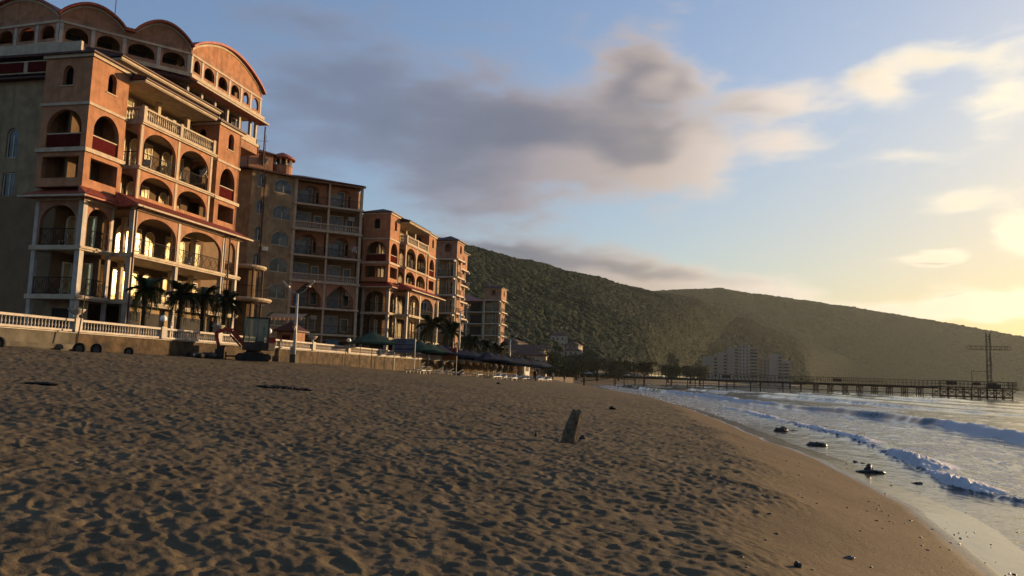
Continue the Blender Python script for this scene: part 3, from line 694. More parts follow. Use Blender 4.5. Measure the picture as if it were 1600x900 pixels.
    for q_, w in ((.9, 1.1), (2.5, 1.4), (5.4, 3.4), (9.9, 1.5)): s.box('doorway', q_, q_+w, .48, .54, G0+.05, G0+2.3, 'dark')
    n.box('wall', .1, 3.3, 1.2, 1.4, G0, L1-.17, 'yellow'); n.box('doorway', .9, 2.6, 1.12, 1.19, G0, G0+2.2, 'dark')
    # pantile skirt roof
    s.skirt(-.55, 13.1, -.62, 1.1, L3+.25, L3+1.05, .0, -.9); n.skirt(-.7, 4.2, -.6, 1.0, L3+.25, L3+1.0, .6, -1.0); b.skirt(-.6, 2.6, -.6, .35, L3+.25, L3+.9, .4, 0)
    s.box('gutter', -.6, 13.15, -.74, -.63, L3+.12, L3+.24, 'cream'); n.box('gutter', -.75, 4.2, -.74, -.61, L3+.12, L3+.24, 'cream')
    for q_ in (-.12, 10.62):
        me = cached(('pipe', q_), lambda: MB().tube((0, 0, -8.8), (0, 0, .0), .06).tube((0, 0, 0), (-.02, -.5, .15), .06).mesh('drainpipe', 'darktile')); s.put('drainpipe', me, q_, -.25, L3)
    # towers
    tower(t, -40.6+ox, -37.1+ox, 41.2+oy, 44.55+oy, 13.25, 15.58, 18.6, 21.8, 0)
    tower(t, -39.6+ox, -36.5+ox, 54.15+oy, 57.25+oy, 13.25, 15.48, 18.5, 21.5, 0)
    # middle block between them
    s = Fs(-36.5, 45.35); n = Fn(-38.6, 45.3); BB = 13.3
    for z in (15.55, 18.65):
        s.box('slab', -.1, 8.5, -.15, 2.1, z-.14, z+.1, 'cream'); s.box('slab_edge', -.15, 8.55, -.22, -.15, z-.04, z+.06, 'cream')
    for S in (.13, 4.1, 8.1):
        for a, z in ((BB, 15.41), (15.65, 18.51)): s.col(S, 0, a, z, .24)
    for a0, a1 in ((.25, 3.98), (4.22, 7.98)):
        s.arch(a0, a1, BB, 15.41, a0+.12, a1-.12, BB+.35, 14.2, 15.22, D=.03, t=.22); s.arch(a0, a1, 15.65, 18.51, a0+.12, a1-.12, 15.65, 17.1, 18.28, D=.03, t=.22)
        s.rail(a0, a1, .1, 15.66, 1.0)
    for z0_, z1_ in ((BB, 15.41), (15.65, 18.51)):
        n.arch(.1, 2.08, z0_, z1_, .3, 1.9, z0_+(.3 if z0_ < 14 else 0), z1_-1.1, z1_-.2, t=.2)
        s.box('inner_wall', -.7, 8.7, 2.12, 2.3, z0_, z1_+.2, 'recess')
        for j, q_ in enumerate((-.1, 1.5, 3.0, 4.9, 6.4)): s.win(q_, 2.03, z0_+.15, 1.05 if j != 2 else .8, z1_-z0_-.5, 2, j % 2)
    n.rail(.1, 2.0, .1, 15.66, 1.0)
    # roof terrace with stone balustrade
    for a0, a1 in ((.3, 3.95), (4.25, 8.0)): s.balus(a0, a1, -.08, 18.76, .93, single=inside)
    n.balus(.15, 1.95, -.05, 18.76, .93, single=inside)
    for S in (.13, 4.1, 8.15): s.box('balustrade_post', S-.15, S+.15, -.13, .2, 18.75, 19.78, 'cream'); 
    s.box('inner_wall', -.7, 8.7, 2.3, 2.5, 18.76, 21.15, 'yellow')
    for q_, w in ((-.2, 1.9), (2.6, 1.7), (5.2, 1.2), (6.9, 1.0)): s.win(q_, 2.2, 18.85, w, 2.0, 3 if w > 1.5 else 2, 0, .72)
    for S in (3.2, 6.6): s.box('pier', S-.15, S+.15, 1.2, 1.5, 18.75, 21.15, 'cream')
    s.box('eave', -.7, 7.5, -.55, 2.5, 21.15, 21.3, 'cream'); s.box('fascia', -.75, 7.5, -.62, -.55, 21.2, 21.42, 'cream'); s.skirt(-.8, 7.6, -.72, 2.4, 21.44, 22.25, mt='darktile')
    return t
wa = wing(0, 0, 'nearest terracotta hotel wing with two towers and a lit roof terrace above its arcades', True)
# satellite dish
def dish(x, y, z, label, r=.42):
    t = thing('satellite_dish', label, 'satellite dish', (x, y, z), R(-25))
    bm_ = MB(); bm_.lathe([(.02, 0), (r*.6, .05), (r, .16), (r-.015, .17), (r*.6, .07), (.02, .02)], n=16)
    o = obj('reflector', bm_.mesh('reflector', 'plastic', True), t, (0, -.25, 0)); o.rotation_euler = (R(65), 0, 0)
    obj('bracket', MB().bar((0, 0, -.3), (0, -.2, 0), .05).bar((0, -.25, 0), (0, -.62, .1), .025).box(-.05, .05, -.7, -.58, .06, .16).mesh('bracket', 'galv'), t)
dish(-36.45, 53.0, 17.0, 'grey satellite dish on the arcade column below the roof terrace balustrade')
# body of the near hotel with its curved-gable top storeys
GL[0] = 'dullglass'
t = hotel = thing('hotel_block', 'tall hotel block with scalloped vault roofs standing behind the nearest wing', 'hotel', (-50, 60, G0))
nb = F(t, -66, 43.9, 0)
def grid_wall(f, S0, S1, Z0, rows, cells, mt, t_=.25):
    """rows: list of row heights; cells: list of (width, opening width, sill, height, kind)"""
    z = Z0
    for r_, hh in enumerate(rows):
        s_ = S0
        for (w, ow, sill, oh, kd) in cells[r_ % len(cells)]:
            c = s_+w/2
            if ow: 
                f.arch(s_, s_+w, z, z+hh, c-ow/2, c+ow/2, z+sill, z+sill+(oh if kd == 'rect' else oh-ow*(.5 if kd == 'round' else .33)), z+sill+oh, kind='rect' if kd == 'rect' else 'round', mt=mt, t=t_)
                f.win(c-ow/2, .16, z+sill, ow, oh, 2, {'rect': 0, 'round': 1, 'seg': 2}[kd])
            else: f.box('wall', s_, s_+w, 0, t_, z, z+hh, mt)
            s_ += w
        z += hh
W_ = (19.5, 0, 0, 0, ''); A_ = (2.2, .95, .5, 2.1, 'round'); B_ = (2.2, 1.0, .3, 2.2, 'rect'); C_ = (3.65, 0, 0, 0, '')
grid_wall(nb, 0, 25.35, G0, [3.0, 3.0, 3.0, 3.0, 3.1, 2.9], [[W_, B_, C_], [W_, B_, C_], [W_, B_, C_], [W_, B_, C_], [W_, A_, C_], [W_, (2.2, 0, 0, 0, ''), C_]], 'yellow')
nb.box('wall', 0, 25.3, .9, 16, G0, 23.0, 'inner')
# stepped terraces on the near side
nb.skirt(0, 25.3, -.5, .8, 21.5, 22.0, mt='darktile'); nb.box('parapet', 0, 25.3, .3, .5, 22.05, 22.95, 'cream'); nb.box('recess', 0, 25.3, .95, 1.1, 22.1, 23.2, 'dark')
for q_ in range(6): nb.box('panel', 1+q_*4.0, 4.6+q_*4., .22, .3, 22.15, 22.85, 'maroon')
nb.skirt(0, 24.5, .1, 1.6, 23.3, 23.75, mt='darktile'); nb.box('parapet', 0, 24.3, 1.2, 1.4, 23.8, 24.6, 'cream')
# upper mass, polygon L0-P-Q-R
L0, P0, Q0, R0 = (-62., 50.9), (-48.2, 49.8), (-41.8, 57.2), (-41.8, 68.6)
o_ = tuple(-a for a in hotel.location)
core = [(-62, 52.8), (-49.1, 51.8), (-43.7, 58.0), (-43.7, 68.4), (-62, 68.4)]
obj('core_wall', MB().prism(core, G0, 29.2).mesh('core_wall', 'inner'), t, o_)
deck = [(-62, 50.6), (-48.05, 49.5), (-41.5, 57.1), (-41.5, 68.8), (-62, 68.8)]
obj('slab', MB().prism(deck, 26.58, 26.9).mesh('slab', 'cream'), t, o_); 
deck2 = [(-62, 51.0), (-48.0, 50.1), (-41.7, 57.3), (-41.7, 68.7), (-62, 68.7)]
obj('slab', MB().prism(deck2, 23.75, 24.0).mesh('slab', 'cream'), t, o_)
obj('slab', MB().prism([(-62, 48), (-47, 47.5), (-39, 55.5), (-39, 62), (-62, 62)], 23.0, 23.12).mesh('slab', 'darktile'), t, o_)
fl = F(t, *L0, -math.degrees(math.atan2(1.1, 13.8))); fp = F(t, *P0, math.degrees(math.atan2(7.4, 6.4))); fq = F(t, *Q0, 90)
def arcade(f, cols_, end, zt=28.85):
    for S in cols_: f.col(S, .0, 26.9, zt-.3, .26, 'white')
    for a, b in zip(cols_[:-1], cols_[1:]):
        f.arch(a+.13, b-.13, 26.9, zt-.3, a+.3, b-.3, 27.32, 27.75, zt-.42, D=.04, t=.22, mt='salmon')
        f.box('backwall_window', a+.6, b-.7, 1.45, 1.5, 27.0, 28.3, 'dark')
    f.box('string_course', cols_[0]-.15, cols_[-1]+.15, -.06, .3, zt-.3, zt-.12, 'cream')
arcade(fl, [.6, 2.8, 5.0, 7.2, 9.4, 11.6, 13.65], 0); arcade(fp, [.15, 2.35, 4.63, 7.25, 9.65], 0); arcade(fq, [.25, 1.75, 3.85, 5.9, 7.85, 9.5, 11.25], 0)
def vault(f, S0, S1, zb, za, depth=7.):
    """segmental barrel vault: rendered gable panel plus tiled vault roof running inward"""
    w = S1-S0; n = 18; pan = MB(); top = MB(); pts = [(w*j/n, (za-zb)*math.sin(math.pi*j/n)**.8) for j in range(n+1)]
    i = 0
    for x, z in pts: pan.v += [(x, 0, 0), (x, 0, z+.02), (x, .3, 0), (x, .3, z+.02)]
    for j in range(n):
        p, q_ = 4*j, 4*j+4; pan.f += [(p, q_, q_+1, p+1), (p+2, p+3, q_+3, q_+2), (p+1, q_+1, q_+3, p+3)]
    for x, z in pts:
        xx = x+(x-w/2)*.035; top.v += [(xx, -.35, z+.03), (xx, -.35, z+.22), (xx, depth, z+.03), (xx, depth, z+.22)]
    for j in range(n):
        p, q_ = 4*j, 4*j+4; top.f += [(p, q_, q_+1, p+1), (p+2, p+3, q_+3, q_+2), (p+1, q_+1, q_+3, p+3), (p, p+2, q_+2, q_)]
    top.f += [(0, 1, 3, 2), (4*n, 4*n+2, 4*n+3, 4*n+1)]
    f.put('gable_panel', pan.mesh('gable_panel', 'terra'), S0, .02, zb); f.put('vault_roof', top.mesh('vault_roof', 'tile'), S0, 0, zb)
    rim = MB()
    for x, z in pts: rim.v += [(x, -.05, z-.16), (x, -.05, z+.03), (x, .02, z-.16), (x, .02, z+.03)]
    for j in range(n):
        p, q_ = 4*j, 4*j+4; rim.f += [(p, q_, q_+1, p+1), (p, p+2, q_+2, q_), (p+1, q_+1, q_+3, p+3)]
    f.put('gable_trim', rim.mesh('gable_trim', 'cream'), S0, -.0, zb)
for f, a, b in ((fl, .7, 13.8), (fp, 0, 9.8), (fq, 0, 11.4)): f.box('frieze', a, b, .02, .32, 28.73, 29.15, 'salmon')
vault(fl, -3, 5.0, 29.1, 30.7); vault(fl, 5.3, 13.75, 29.05, 30.85); vault(fp, -.05, 4.6, 29.1, 30.45, 5.); vault(fp, 5.3, 9.75, 29.15, 30.6, 5.); vault(fq, .1, 11.35, 29.15, 31.15)
fp.box('roof_edge', 4.5, 5.4, -.35, 3, 29.15, 29.4, 'tile')
# storey below the arcade
for f, cs in ((fp, [1.0, 3.4, 5.8, 8.2]), (fq, [.3, 2.3, 4.3, 6.3, 8.3, 10.2, 11.2])):
    for S in cs: f.col(S, .25, 24.0, 26.6, .24, 'white')
fq.box('parapet', .2, 11.3, .1, .22, 24.0, 24.55, 'cream'); fp.box('parapet', .2, 9.8, .15, .25, 24.0, 24.5, 'cream')
fq.skirt(-.1, 11.6, -.75, .2, 26.15, 26.56, mt='tile'); fp.skirt(.0, 9.9, -.8, .2, 26.1, 26.56, mt='darktile'); fl.skirt(0, 14.2, -.9, .2, 25.95, 26.56, mt='darktile')
fq.box('gutter', -.1, 11.65, -.86, -.76, 26.05, 26.2, 'cream')
for q_ in (1.2, 3.2, 5.2, 7.2, 9.2): fq.win(q_, 1.78, 24.1, 1.2, 2.1, 2, 0)
fq.box('corbel', 6, 11.4, .0, 1.9, 23.0, 23.74, 'salmon')
# long sloping eave above the roof terrace and sea side wall
e = F(t, -38.2, 44.9, 90); e.box('eave', 0, 11.6, 0, 3.5, 22.95, 23.1, 'cream'); e.box('fascia', -.04, 11.7, -.08, 0, 23.0, 23.25, 'cream'); e.skirt(-.1, 11.8, -.2, 2.9, 23.27, 24.0, mt='darktile')
e.box('wall', 0, 12.0, 1.2, 1.4, 21.4, 22.94, 'yellow')
for q_ in (1, 4, 7, 10): e.win(q_, 1.1, 21.7, 1.3, 1.0, 2, 0)
obj('antenna', MB().tube((-46.5, 53.5, 29), (-46.5, 53.5, 33.5), .03).bar((-46.9, 53.5, 33), (-46.1, 53.5, 33), .03).mesh('antenna', 'steel'), t, o_)
obj('antenna', MB().tube((-44, 66.5, 24), (-41.9, 70.5, 25), .02).tube((-41.9, 70, 21), (-41.9, 70, 25.5), .025).mesh('antenna', 'steel'), t, o_)
obj('drainpipe', MB().tube((-41.4, 68.9, 22), (-41.4, 68.9, 26.0), .07).mesh('drainpipe', 'darktile'), t, o_)
# round corner balcony past the near wing
t = thing('round_balcony', 'two-tier round balcony with iron rail at the far end of the near wing', 'balcony', (-39.2, 63.3, G0))
for z, r in ((8.25-G0, 2.5), (11.15-G0, 1.9)): obj('slab', MB().lathe([(r-.15, z-.15), (r, z-.05), (r+.06, z), (r+.06, z+.12), (r, z+.16)], n=28).mesh('slab', 'cream'), t)
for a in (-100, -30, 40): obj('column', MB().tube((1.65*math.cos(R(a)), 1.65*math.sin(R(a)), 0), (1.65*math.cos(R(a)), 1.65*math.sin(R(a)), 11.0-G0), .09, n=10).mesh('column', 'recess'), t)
rl = MB()
for j in range(40):
    a, b = 2*math.pi*j/40, 2*math.pi*(j+1)/40; z = 8.4-G0
    rl.bar((2.4*math.cos(a), 2.4*math.sin(a), z), (2.4*math.cos(a), 2.4*math.sin(a), z+1), .02); rl.bar((2.4*math.cos(a), 2.4*math.sin(a), z+1), (2.4*math.cos(b), 2.4*math.sin(b), z+1), .04)
obj('railing', rl.mesh('railing', 'iron'), t)
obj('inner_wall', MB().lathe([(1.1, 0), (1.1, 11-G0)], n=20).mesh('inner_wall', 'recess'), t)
# ------------------------------------------------------------------ second hotel, turned towards the camera
t = hb = thing('hotel_block', 'ochre and salmon hotel in shade with balcony grid, turned towards the beach', 'hotel', (-44, 86, G0))
o_ = tuple(-a for a in hb.location)
W1, W2, V1 = (-45.6, 83.3), (-39.4, 88.5), (-48.5, 78.7)
f = F(hb, *W1, math.degrees(math.atan2(5.2, 6.2))); L = 8.1; lv = [6.4, 9.45, 12.5, 15.55, 18.6, 21.6, 24.5]
for z in lv[:-1]: f.box('slab', -.15, L+.15, -.2, 1.9, z-.12, z+.1, 'cream')
for a, b in zip([G0]+lv[:-1], lv):
    for S, w in ((.1, .3), (L/2, .22), (L-.1, .3)): f.col(S, -.03, a+.1 if a > 4 else a, b-.12, w)
for i, z in enumerate([G0]+lv[:-1]):
    top = lv[i]-.12; zb = z+.1 if i else z
    mt = 'salmon' if i in (2, 3, 5, 4) and i % 2 == 1 or i == 2 else 'yellow'
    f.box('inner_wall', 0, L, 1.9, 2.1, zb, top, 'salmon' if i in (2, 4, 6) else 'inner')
    for a0 in (.25, L/2+.11):
        a1 = a0+L/2-.36
        if i == 2: f.arch(a0, a1, zb, top, a0+.25, a1-.25, zb, zb+1.2, top-.1, kind='pointed', mt='salmon', D=.02, t=.22)
        if i in (4, 6):
            f.arch(a0, a1, zb, top, a0+1.0, a0+2.75, zb+.0, zb+1.75, top-.25, mt='salmon', D=1.0, t=.2, name='arched_wall') if i else None
            f.box('curtain', a0+.1, a0+1.5, .95, .99, zb+.02, zb+1.7, 'curtain')
        elif i: f.box('curtain', a0+.3, a0+2.1, 1.72, 1.75, zb+.1, zb+2.2, 'curtain')
        if i in (3, 5): f.balus(a0, a1, -.0, zb, .85)
        elif i: f.rail(a0, a1, .08, zb, 1.0, i != 1)
        if i: f.door(a0+.25, 1.82, zb+.02, 1.9, 2.25); f.win(a0+2.5, 1.84, zb+.4, .9, 1.6, 1, 0)
        else: f.box('doorway', a0+.3, a1-.3, 1.0, 1.05, zb, zb+2.2, 'dark')
f.box('wall', -.1, L+.1, 1.1, 1.3, G0, 6.27, 'yellow')
f.box('architrave', -.25, L+.25, -.3, .0, 24.38, 24.62, 'cream')
g_ = F(hb, *V1, math.degrees(math.atan2(4.6, 2.9)))
rows = [2.95]+[3.05]*5+[2.8]
grid_wall(g_, 0, 5.4, G0, rows, [[(.2, 0, 0, 0, ''), (2.0, .95, .9, 1.7, 'round'), (.2, 0, 0, 0, ''), (3.1, 2.3, .7, 1.7, 'seg')]], 'yellow')
obj('core_wall', MB().prism([(-49.3, 79.6), (-47.0, 84.95), (-40.9, 90.1), (-41, 92), (-60, 92), (-60, 80.5)], G0, 24.45).mesh('core_wall', 'inner'), hb, o_)
F(hb, -60, 78.9, 0).box('wall', 0, 11.4, 0, .3, G0, 24.4, 'yellow')
rf = MB(); ev = [(-61, 77.9), (-48.6, 77.9), (-45.2, 82.7), (-39.1, 88.2), (-42.3, 92.6), (-61, 92.6)]; rd = [(-56, 86), (-51, 86), (-49.5, 87.5), (-47.5, 88.6), (-48, 90), (-56, 90)]
rf.v = [(x, y, 24.62) for x, y in ev]+[(x, y, 26.2) for x, y in rd]+[(x, y, 24.46) for x, y in ev]
rf.f = [(i, (i+1) % 6, 6+(i+1) % 6, 6+i) for i in range(6)]+[(6, 7, 8, 9, 10, 11)]+[(12+i, 12+(i+1) % 6, (i+1) % 6, i) for i in range(6)]+[(17, 16, 15, 14, 13, 12)]
obj('roof', rf.mesh('roof', 'darktile'), hb, o_)
obj('drainpipe', MB().tube((-47.6, 79.9, G0), (-47.6, 79.9, 24.4), .07).mesh('drainpipe', 'darktile'), hb, o_)
for q_, D_, z in ((3.4, 1.62, 7.0), (7.4, 1.62, 10.1), (3.5, 1.62, 16.2), (7.3, 1.62, 19.3), (3.4, 1.62, 22.3)): f.put('air_conditioner', cached('ac', lambda: MB().box(0, .75, -.28, 0, 0, .5).lathe([(.02, 0), (.02, .01)], n=6).mesh('air_conditioner', 'plastic')), q_-.4, D_+.2, z+1.2)
for q_, z in ((1.95, 9.2), (1.95, 15.4)): g_.put('air_conditioner', CACHE['ac'], q_-.35, -.01, z)
# little turret and cupola on its roof
k0 = F(hb, -48.9, 78.5, math.degrees(math.atan2(4.6, 2.9)))
k0.arch(0, 2.9, 24.64, 26.7, 1.1, 1.9, 25.4, 26.1, 26.45, mt='salmon', t=.2); k0.box('wall', 0, 2.9, .5, 2.9, 24.64, 26.69, 'salmon')
k0.put('roof', MB().hip(0, 2.9, 0, 2.9, 26.75, 27.4, .3).mesh('roof', 'darktile'), 0, 0, 0)
dish(-47.6, 80.3, 25.6, 'white satellite dish on the little roof turret of the shaded hotel', .5)
ct = thing('rooftop_cupola', 'round rooftop cupola with small arches catching the sun behind the turret', 'cupola', (-47.3, 82.9, 25.1))
obj('drum', MB().lathe([(1.2, -.9), (1.2, .6), (1.28, .7)], n=20).mesh('drum', 'salmon'), ct)
for j in range(10):
    a = 2*math.pi*j/10; obj('column', cached('cupcol', lambda: MB().tube((0, 0, .7), (0, 0, 1.5), .09, n=8).mesh('column', 'cream')), ct, (1.05*math.cos(a), 1.05*math.sin(a), 0))
obj('roof', MB().lathe([(1.5, 1.5), (1.55, 1.62), (.8, 2.1), (.1, 2.4)], n=20).mesh('roof', 'tile'), ct); obj('core', MB().lathe([(.6, .6), (.6, 1.5)], n=14).mesh('core', 'dark'), ct)
dish(-39.6, 88.0, 16.7, 'white satellite dish low on the right-hand column of the shaded hotel')
# banner on the shaded hotel, small kiosk and awning in front of it
t = thing('banner', 'pale blue-grey banner hung on the ground floor front of the shaded hotel', 'banner', (-42.0, 85.9, 4.2), math.atan2(5.2, 6.2))
obj('sheet', MB().box(0, 1.5, -.25, -.22, .2, 1.7).mesh('sheet', 'bluesign'), t); obj('batten', MB().box(-.03, 1.53, -.27, -.2, 1.7, 1.76).mesh('batten', 'wood'), t)
t = thing('kiosk', 'small red-brown kiosk with hipped roof behind the white balustrade', 'kiosk', (-37.6, 69.6, G0))
obj('wall', MB().box(-1, 1, -.9, .9, 0, 2.3).mesh('wall', 'salmon'), t); obj('roof', MB().hip(-1, 1, -.9, .9, 2.45, 3.3, .3).mesh('roof', 'darktile'), t); obj('door', MB().box(-.4, .4, -.96, -.9, 0, 2).mesh('door', 'maroon'), t); obj('post', MB().box(1.02, 1.12, -1, -.9, 0, 2.4).mesh('post', 'cream'), t)
t = thing('awning', 'faded scalloped awning on the ochre wall above the red-brown kiosk', 'awning', (-44.3, 77.9, 7.6))
a_ = MB(); a_.v = [(0, 0, .6), (4, 0, .6), (4, -1.2, .1), (0, -1.2, .1)]; a_.f = [(0, 1, 2, 3)]
for j in range(8): a_.box(j*.5+.02, j*.5+.48, -1.22, -1.18, -.2+.04*(j % 2), .1)
obj('canopy', a_.mesh('canopy', 'cream'), t); obj('arm', MB().bar((.2, 0, .1), (.2, -1.2, .1), .04).bar((3.8, 0, .1), (3.8, -1.2, .1), .04).mesh('arm', 'steel'), t)
t = thing('wall_bracket_building', 'ochre link wall between the shaded hotel and the near wing', 'building', (-50, 74, G0))
obj('wall', MB().box(-6, 1.2, -3, 5, 0, 9.5).mesh('wall', 'yellow'), t); obj('roof', MB().hip(-6, 1.2, -3, 5, 9.6, 10.6, .3).mesh('roof', 'darktile'), t)
# ------------------------------------------------------------------ second copy of the wing along the front
GL[0] = 'glass'
wc = wing(.65, 49.3, 'second terracotta hotel wing with twin towers beyond the shaded hotel', False)
nn = F(wc, -52, 92.9, 0); nn.box('wall', 0, 11.7, 3.7, 6.5, G0, 22.9, 'yellow')
obj('roof', MB().hip(-52, -40.3, 96.7, 106, 22.3, 23.4, .3).mesh('roof', 'darktile'), wc, tuple(-a for a in wc.location))
GL[0] = 'dullglass'
# ------------------------------------------------------------------ far towers of the hotel row
def far_tower(x0, x1, y0, y1, lvls, eave, label, mt='salmon', dishes=0):
    t = thing('hotel_tower', label, 'hotel tower', ((x0+x1)/2, (y0+y1)/2, G0))
    w1, w2 = x1-x0, y1-y0; n = F(t, x0, y0, 0); s = F(t, x1, y0, 90); zs = lvls[-1]
    for f_, w, a in ((n, w1, 0), (s, w2, .3)):
        c = w/2+.2; f_.arch(a, w, zs, eave-.2, c-.55, c+.55, zs+1.2, zs+2.0, zs+2.6 if eave-zs > 3 else eave-.5, mt=mt, t=.3)
        f_.box('cornice', -.1, w+.1, -.12, .02, eave-.2, eave, 'cream')
        for z in lvls: f_.box('slab', -.12, w+.12, -.14, 1.2, z-.15, z+.1, 'cream') if a == 0 else f_.box('slab_edge', -.12, w+.12, -.3, .0, z-.15, z+.11, 'cream')
        zz = [G0]+lvls
        for i in range(len(zz)-1):
            for S in (.15, w-.15): f_.col(S, .0 if a == 0 else .32, zz[i]+(.11 if i else 0), zz[i+1]-.15, .26)
            if i: f_.rail(.3, w-.3, .1, zz[i]+.11, .95, False)
            f_.box('inner_wall', .25, w-.15, 1.3, 1.45, zz[i], zz[i+1]-.16, 'yellow'); f_.win(w*.45, 1.2, zz[i]+.2, w*.38, 2.2, 2, 0)
        for z in lvls[1:]: f_.put('corbel', cached('corbel', lambda: MB().prism([(0, 0), (.5, 0), (.4, -.6), (.1, -.6)], 0, .35).mesh('corbel', 'white')), w-.6, 0, z-.5)
    n.box('wall', .26, w1-.4, 1.6, w2, G0, eave-.3, mt); n.box('floor', .05, w1-.05, .05, w2-.1, zs-.1, zs+.02, 'inner')
    obj('roof', MB().hip(x0, x1, y0, y1, eave+.1, eave+1.1, .45).mesh('roof', 'darktile'), t, tuple(-a for a in t.location)); return t
far_tower(-42.6, -39.0, 127.0, 131.0, [6.3, 9.3, 12.35, 15.4, 18.45, 21.5], 24.6, 'salmon hotel tower standing free with an open arch near its top')
t = thing('hotel_block', 'ochre hotel body between the second wing and the free-standing salmon tower', 'hotel', (-50, 127, G0))
nn = F(t, -60, 128.5, 0); nn.box('wall', 0, 16.2, 0, 9, G0, 18.5, 'yellow'); nn.put('roof', MB().hip(0, 16.2, 0, 9, 18.6, 20, .3).mesh('roof', 'darktile'), 0, 0, 0)
for q_ in (9.5, 12, 14.5):
    for z in (6.5, 9.5, 12.5, 15.5): nn.win(q_, -.06, z, 1.1, 1.7, 2, 0)
far_tower(-45.4, -41.8, 137.4, 143.0, [6.3, 9.3, 12.35, 15.4, 18.45, 21.4], 24.6, 'narrow salmon tower just behind the free-standing hotel tower')
far_tower(-52.2, -47.7, 195.0, 200.5, [6.1, 9.1, 12.1, 15.1, 18.1, 21.1], 24.2, 'farthest pink hotel tower at the end of the row below the hill')
t = thing('hotel_block', 'low-roofed balcony block joining the farthest pink tower', 'hotel', (-58, 200, G0))
nn = F(t, -66, 196.2, 0); zz = [6.1, 9.1, 12.1, 15.1, 18.1, 20.9]
for i, z in enumerate(zz[:-1]):
    nn.box('slab', 0, 13.7, -.15, 1.3, z-.15, z+.1, 'cream')
    for S in (5.2, 9.6): nn.box('doorway', S, S+3.0, 1.25, 1.3, z+.1, z+2.4, 'dark')
    nn.rail(4.5, 13.5, 0, z+.1, .95, False)
for S in (4.6, 9.0, 13.4): nn.col(S, 0, G0, 20.8, .35)
nn.box('wall', 0, 13.7, 1.31, 14, G0, 20.8, 'yellow'); nn.put('roof', MB().hip(0, 13.7, -.2, 14, 20.9, 23.2, .5).mesh('roof', 'tile'), 0, 0, 0)
dish(-47.4, 199.6, 16.5, 'white satellite dish on the farthest pink tower', .5); dish(-41.4, 143.2, 18.9, 'white satellite dish on the narrow tower behind the free-standing one', .6)
#@@PART4
# ------------------------------------------------------------------ promenade, sea wall and balustrade
obj('promenade', MB().box(-140, -29.42, -60, 145, 1.0, 3.5).mesh('promenade', 'pave'), kind='structure')
obj('back_ground', MB().prism([(-400, -100), (-29.6, 146), (-34, 230), (-60, 300), (-400, 500)], .5, 2.2).mesh('back_ground', 'stone'), kind='structure')
def seawall(y0, y1, label, mt, ledge=False):
    t = thing('sea_wall', label, 'wall', (-29.2, y0, 2)); L = y1-y0
    obj('wall_face', MB().box(-.2, 0, 0, L, -.8, 1.79).mesh('wall_face', mt), t)
    obj('capping', MB().box(-.25, .06, 0, L, 1.79, 1.85).mesh('capping', 'white'), t)
    if ledge: obj('ledge', MB().box(0.003, .55, 0, L, -.6, 1.15).mesh('ledge', 'concrete'), t); obj('kerb', MB().box(.45, .62, 0, L, 1.0, 1.22).mesh('kerb', 'concrete'), t)
seawall(6, 32.95, 'grey concrete sea wall with a ledge under the nearest balustrade', 'concrete', True)
seawall(33.0, 44.9, 'brown rubble-stone sea wall below the balustrade behind the tyres', 'stone')
seawall(44.95, 97, 'long rubble-stone sea wall running behind the digger and the lamp post', 'stone'); seawall(97.05, 145, 'far stretch of sea wall hidden behind the bamboo screens', 'stone')
def balustrade(y0, y1, label, single, posts):
    t = thing('balustrade', label, 'balustrade', (-29.2, y0, 3.85)); L = y1-y0; f = F(t, -29.03, y0, 90); B0 = 3.852; H = .60
    f.box('coping', 0, L, -.04, .26, B0+H-.11, B0+H, 'white'); f.box('plinth', 0, L, -.0, .22, B0, B0+.1, 'white')
    ps = [p_-y0 for p_ in posts]
    for p_ in ps: f.box('post', p_-.22, p_+.22, -.09, .3, B0, B0+H+.06, 'white')
    n = int(L/.2); keep = [(j+.5)*L/n for j in range(n) if all(abs((j+.5)*L/n-p_) > .28 for p_ in ps)]
    if single:
        for s_ in keep: f.put('baluster', baluster(.39, 'white'), s_, .11, B0+.1)
    else:
        B = MB()
        for s_ in keep: B.lathe([(.068, 0), (.034, .05), (.072, .14), (.031, .28), (.065, .39)], x=s_, n=5)
        f.put('balusters', B.mesh('balusters', 'white'), 0, .11, B0+.1, 'stuff')
balustrade(6, 33.05, 'nearest white stone balustrade on the grey concrete wall', True, [12, 22, 32.8])
balustrade(33.1, 44.9, 'white balustrade between the two urn pillars in front of the near wing', True, [39.2, 44.65])
balustrade(44.95, 97, 'long white balustrade receding past the digger and green umbrellas', False, [51, 57.4, 64, 71, 78, 85, 92])
balustrade(97.05, 145, 'farthest white balustrade beyond the umbrellas', False, [104, 111, 118, 125, 132, 139])
def urn(y, label, z=4.52):
    t = thing('urn_planter', label, 'planter', (-29.15, y, z))
    obj('urn', MB().lathe([(.16, 0), (.1, .06), (.09, .12), (.26, .24), (.38, .38), (.40, .44), (.34, .44), (.2, .36)], n=18).mesh('urn', 'white', True), t)
    b = MB(); rg = random.Random(int(y))
    for j in range(40):
        a = rg.random()*6.28; r = rg.random()*.28; p = Vector((r*math.cos(a), r*math.sin(a), .36)); q_ = p+Vector((math.cos(a)*.18*rg.random(), math.sin(a)*.18, .05+.16*rg.random())); b.tube(p, q_, .02, .004, 3)
    obj('plant', b.mesh('plant', 'frond'), t)
urn(32.8, 'low white urn planter on the first pillar by the leaning pole'); urn(44.65, 'white urn planter on the pillar just left of the digger'); urn(57.4, 'white urn planter on the pillar right of the double-arm lamp post')
def globe(y, label):
    t = thing('globe_lamp', label, 'lamp', (-30.4, y, 3.5)); obj('pole', MB().tube((0, 0, 0), (0, 0, 1.42), .035).tube((0, 0, 0), (0, 0, .2), .08).mesh('pole', 'steel'), t)
    obj('globe', MB().sphere((0, 0, 1.58), .2, 16, 12).mesh('globe', 'globe', True), t)
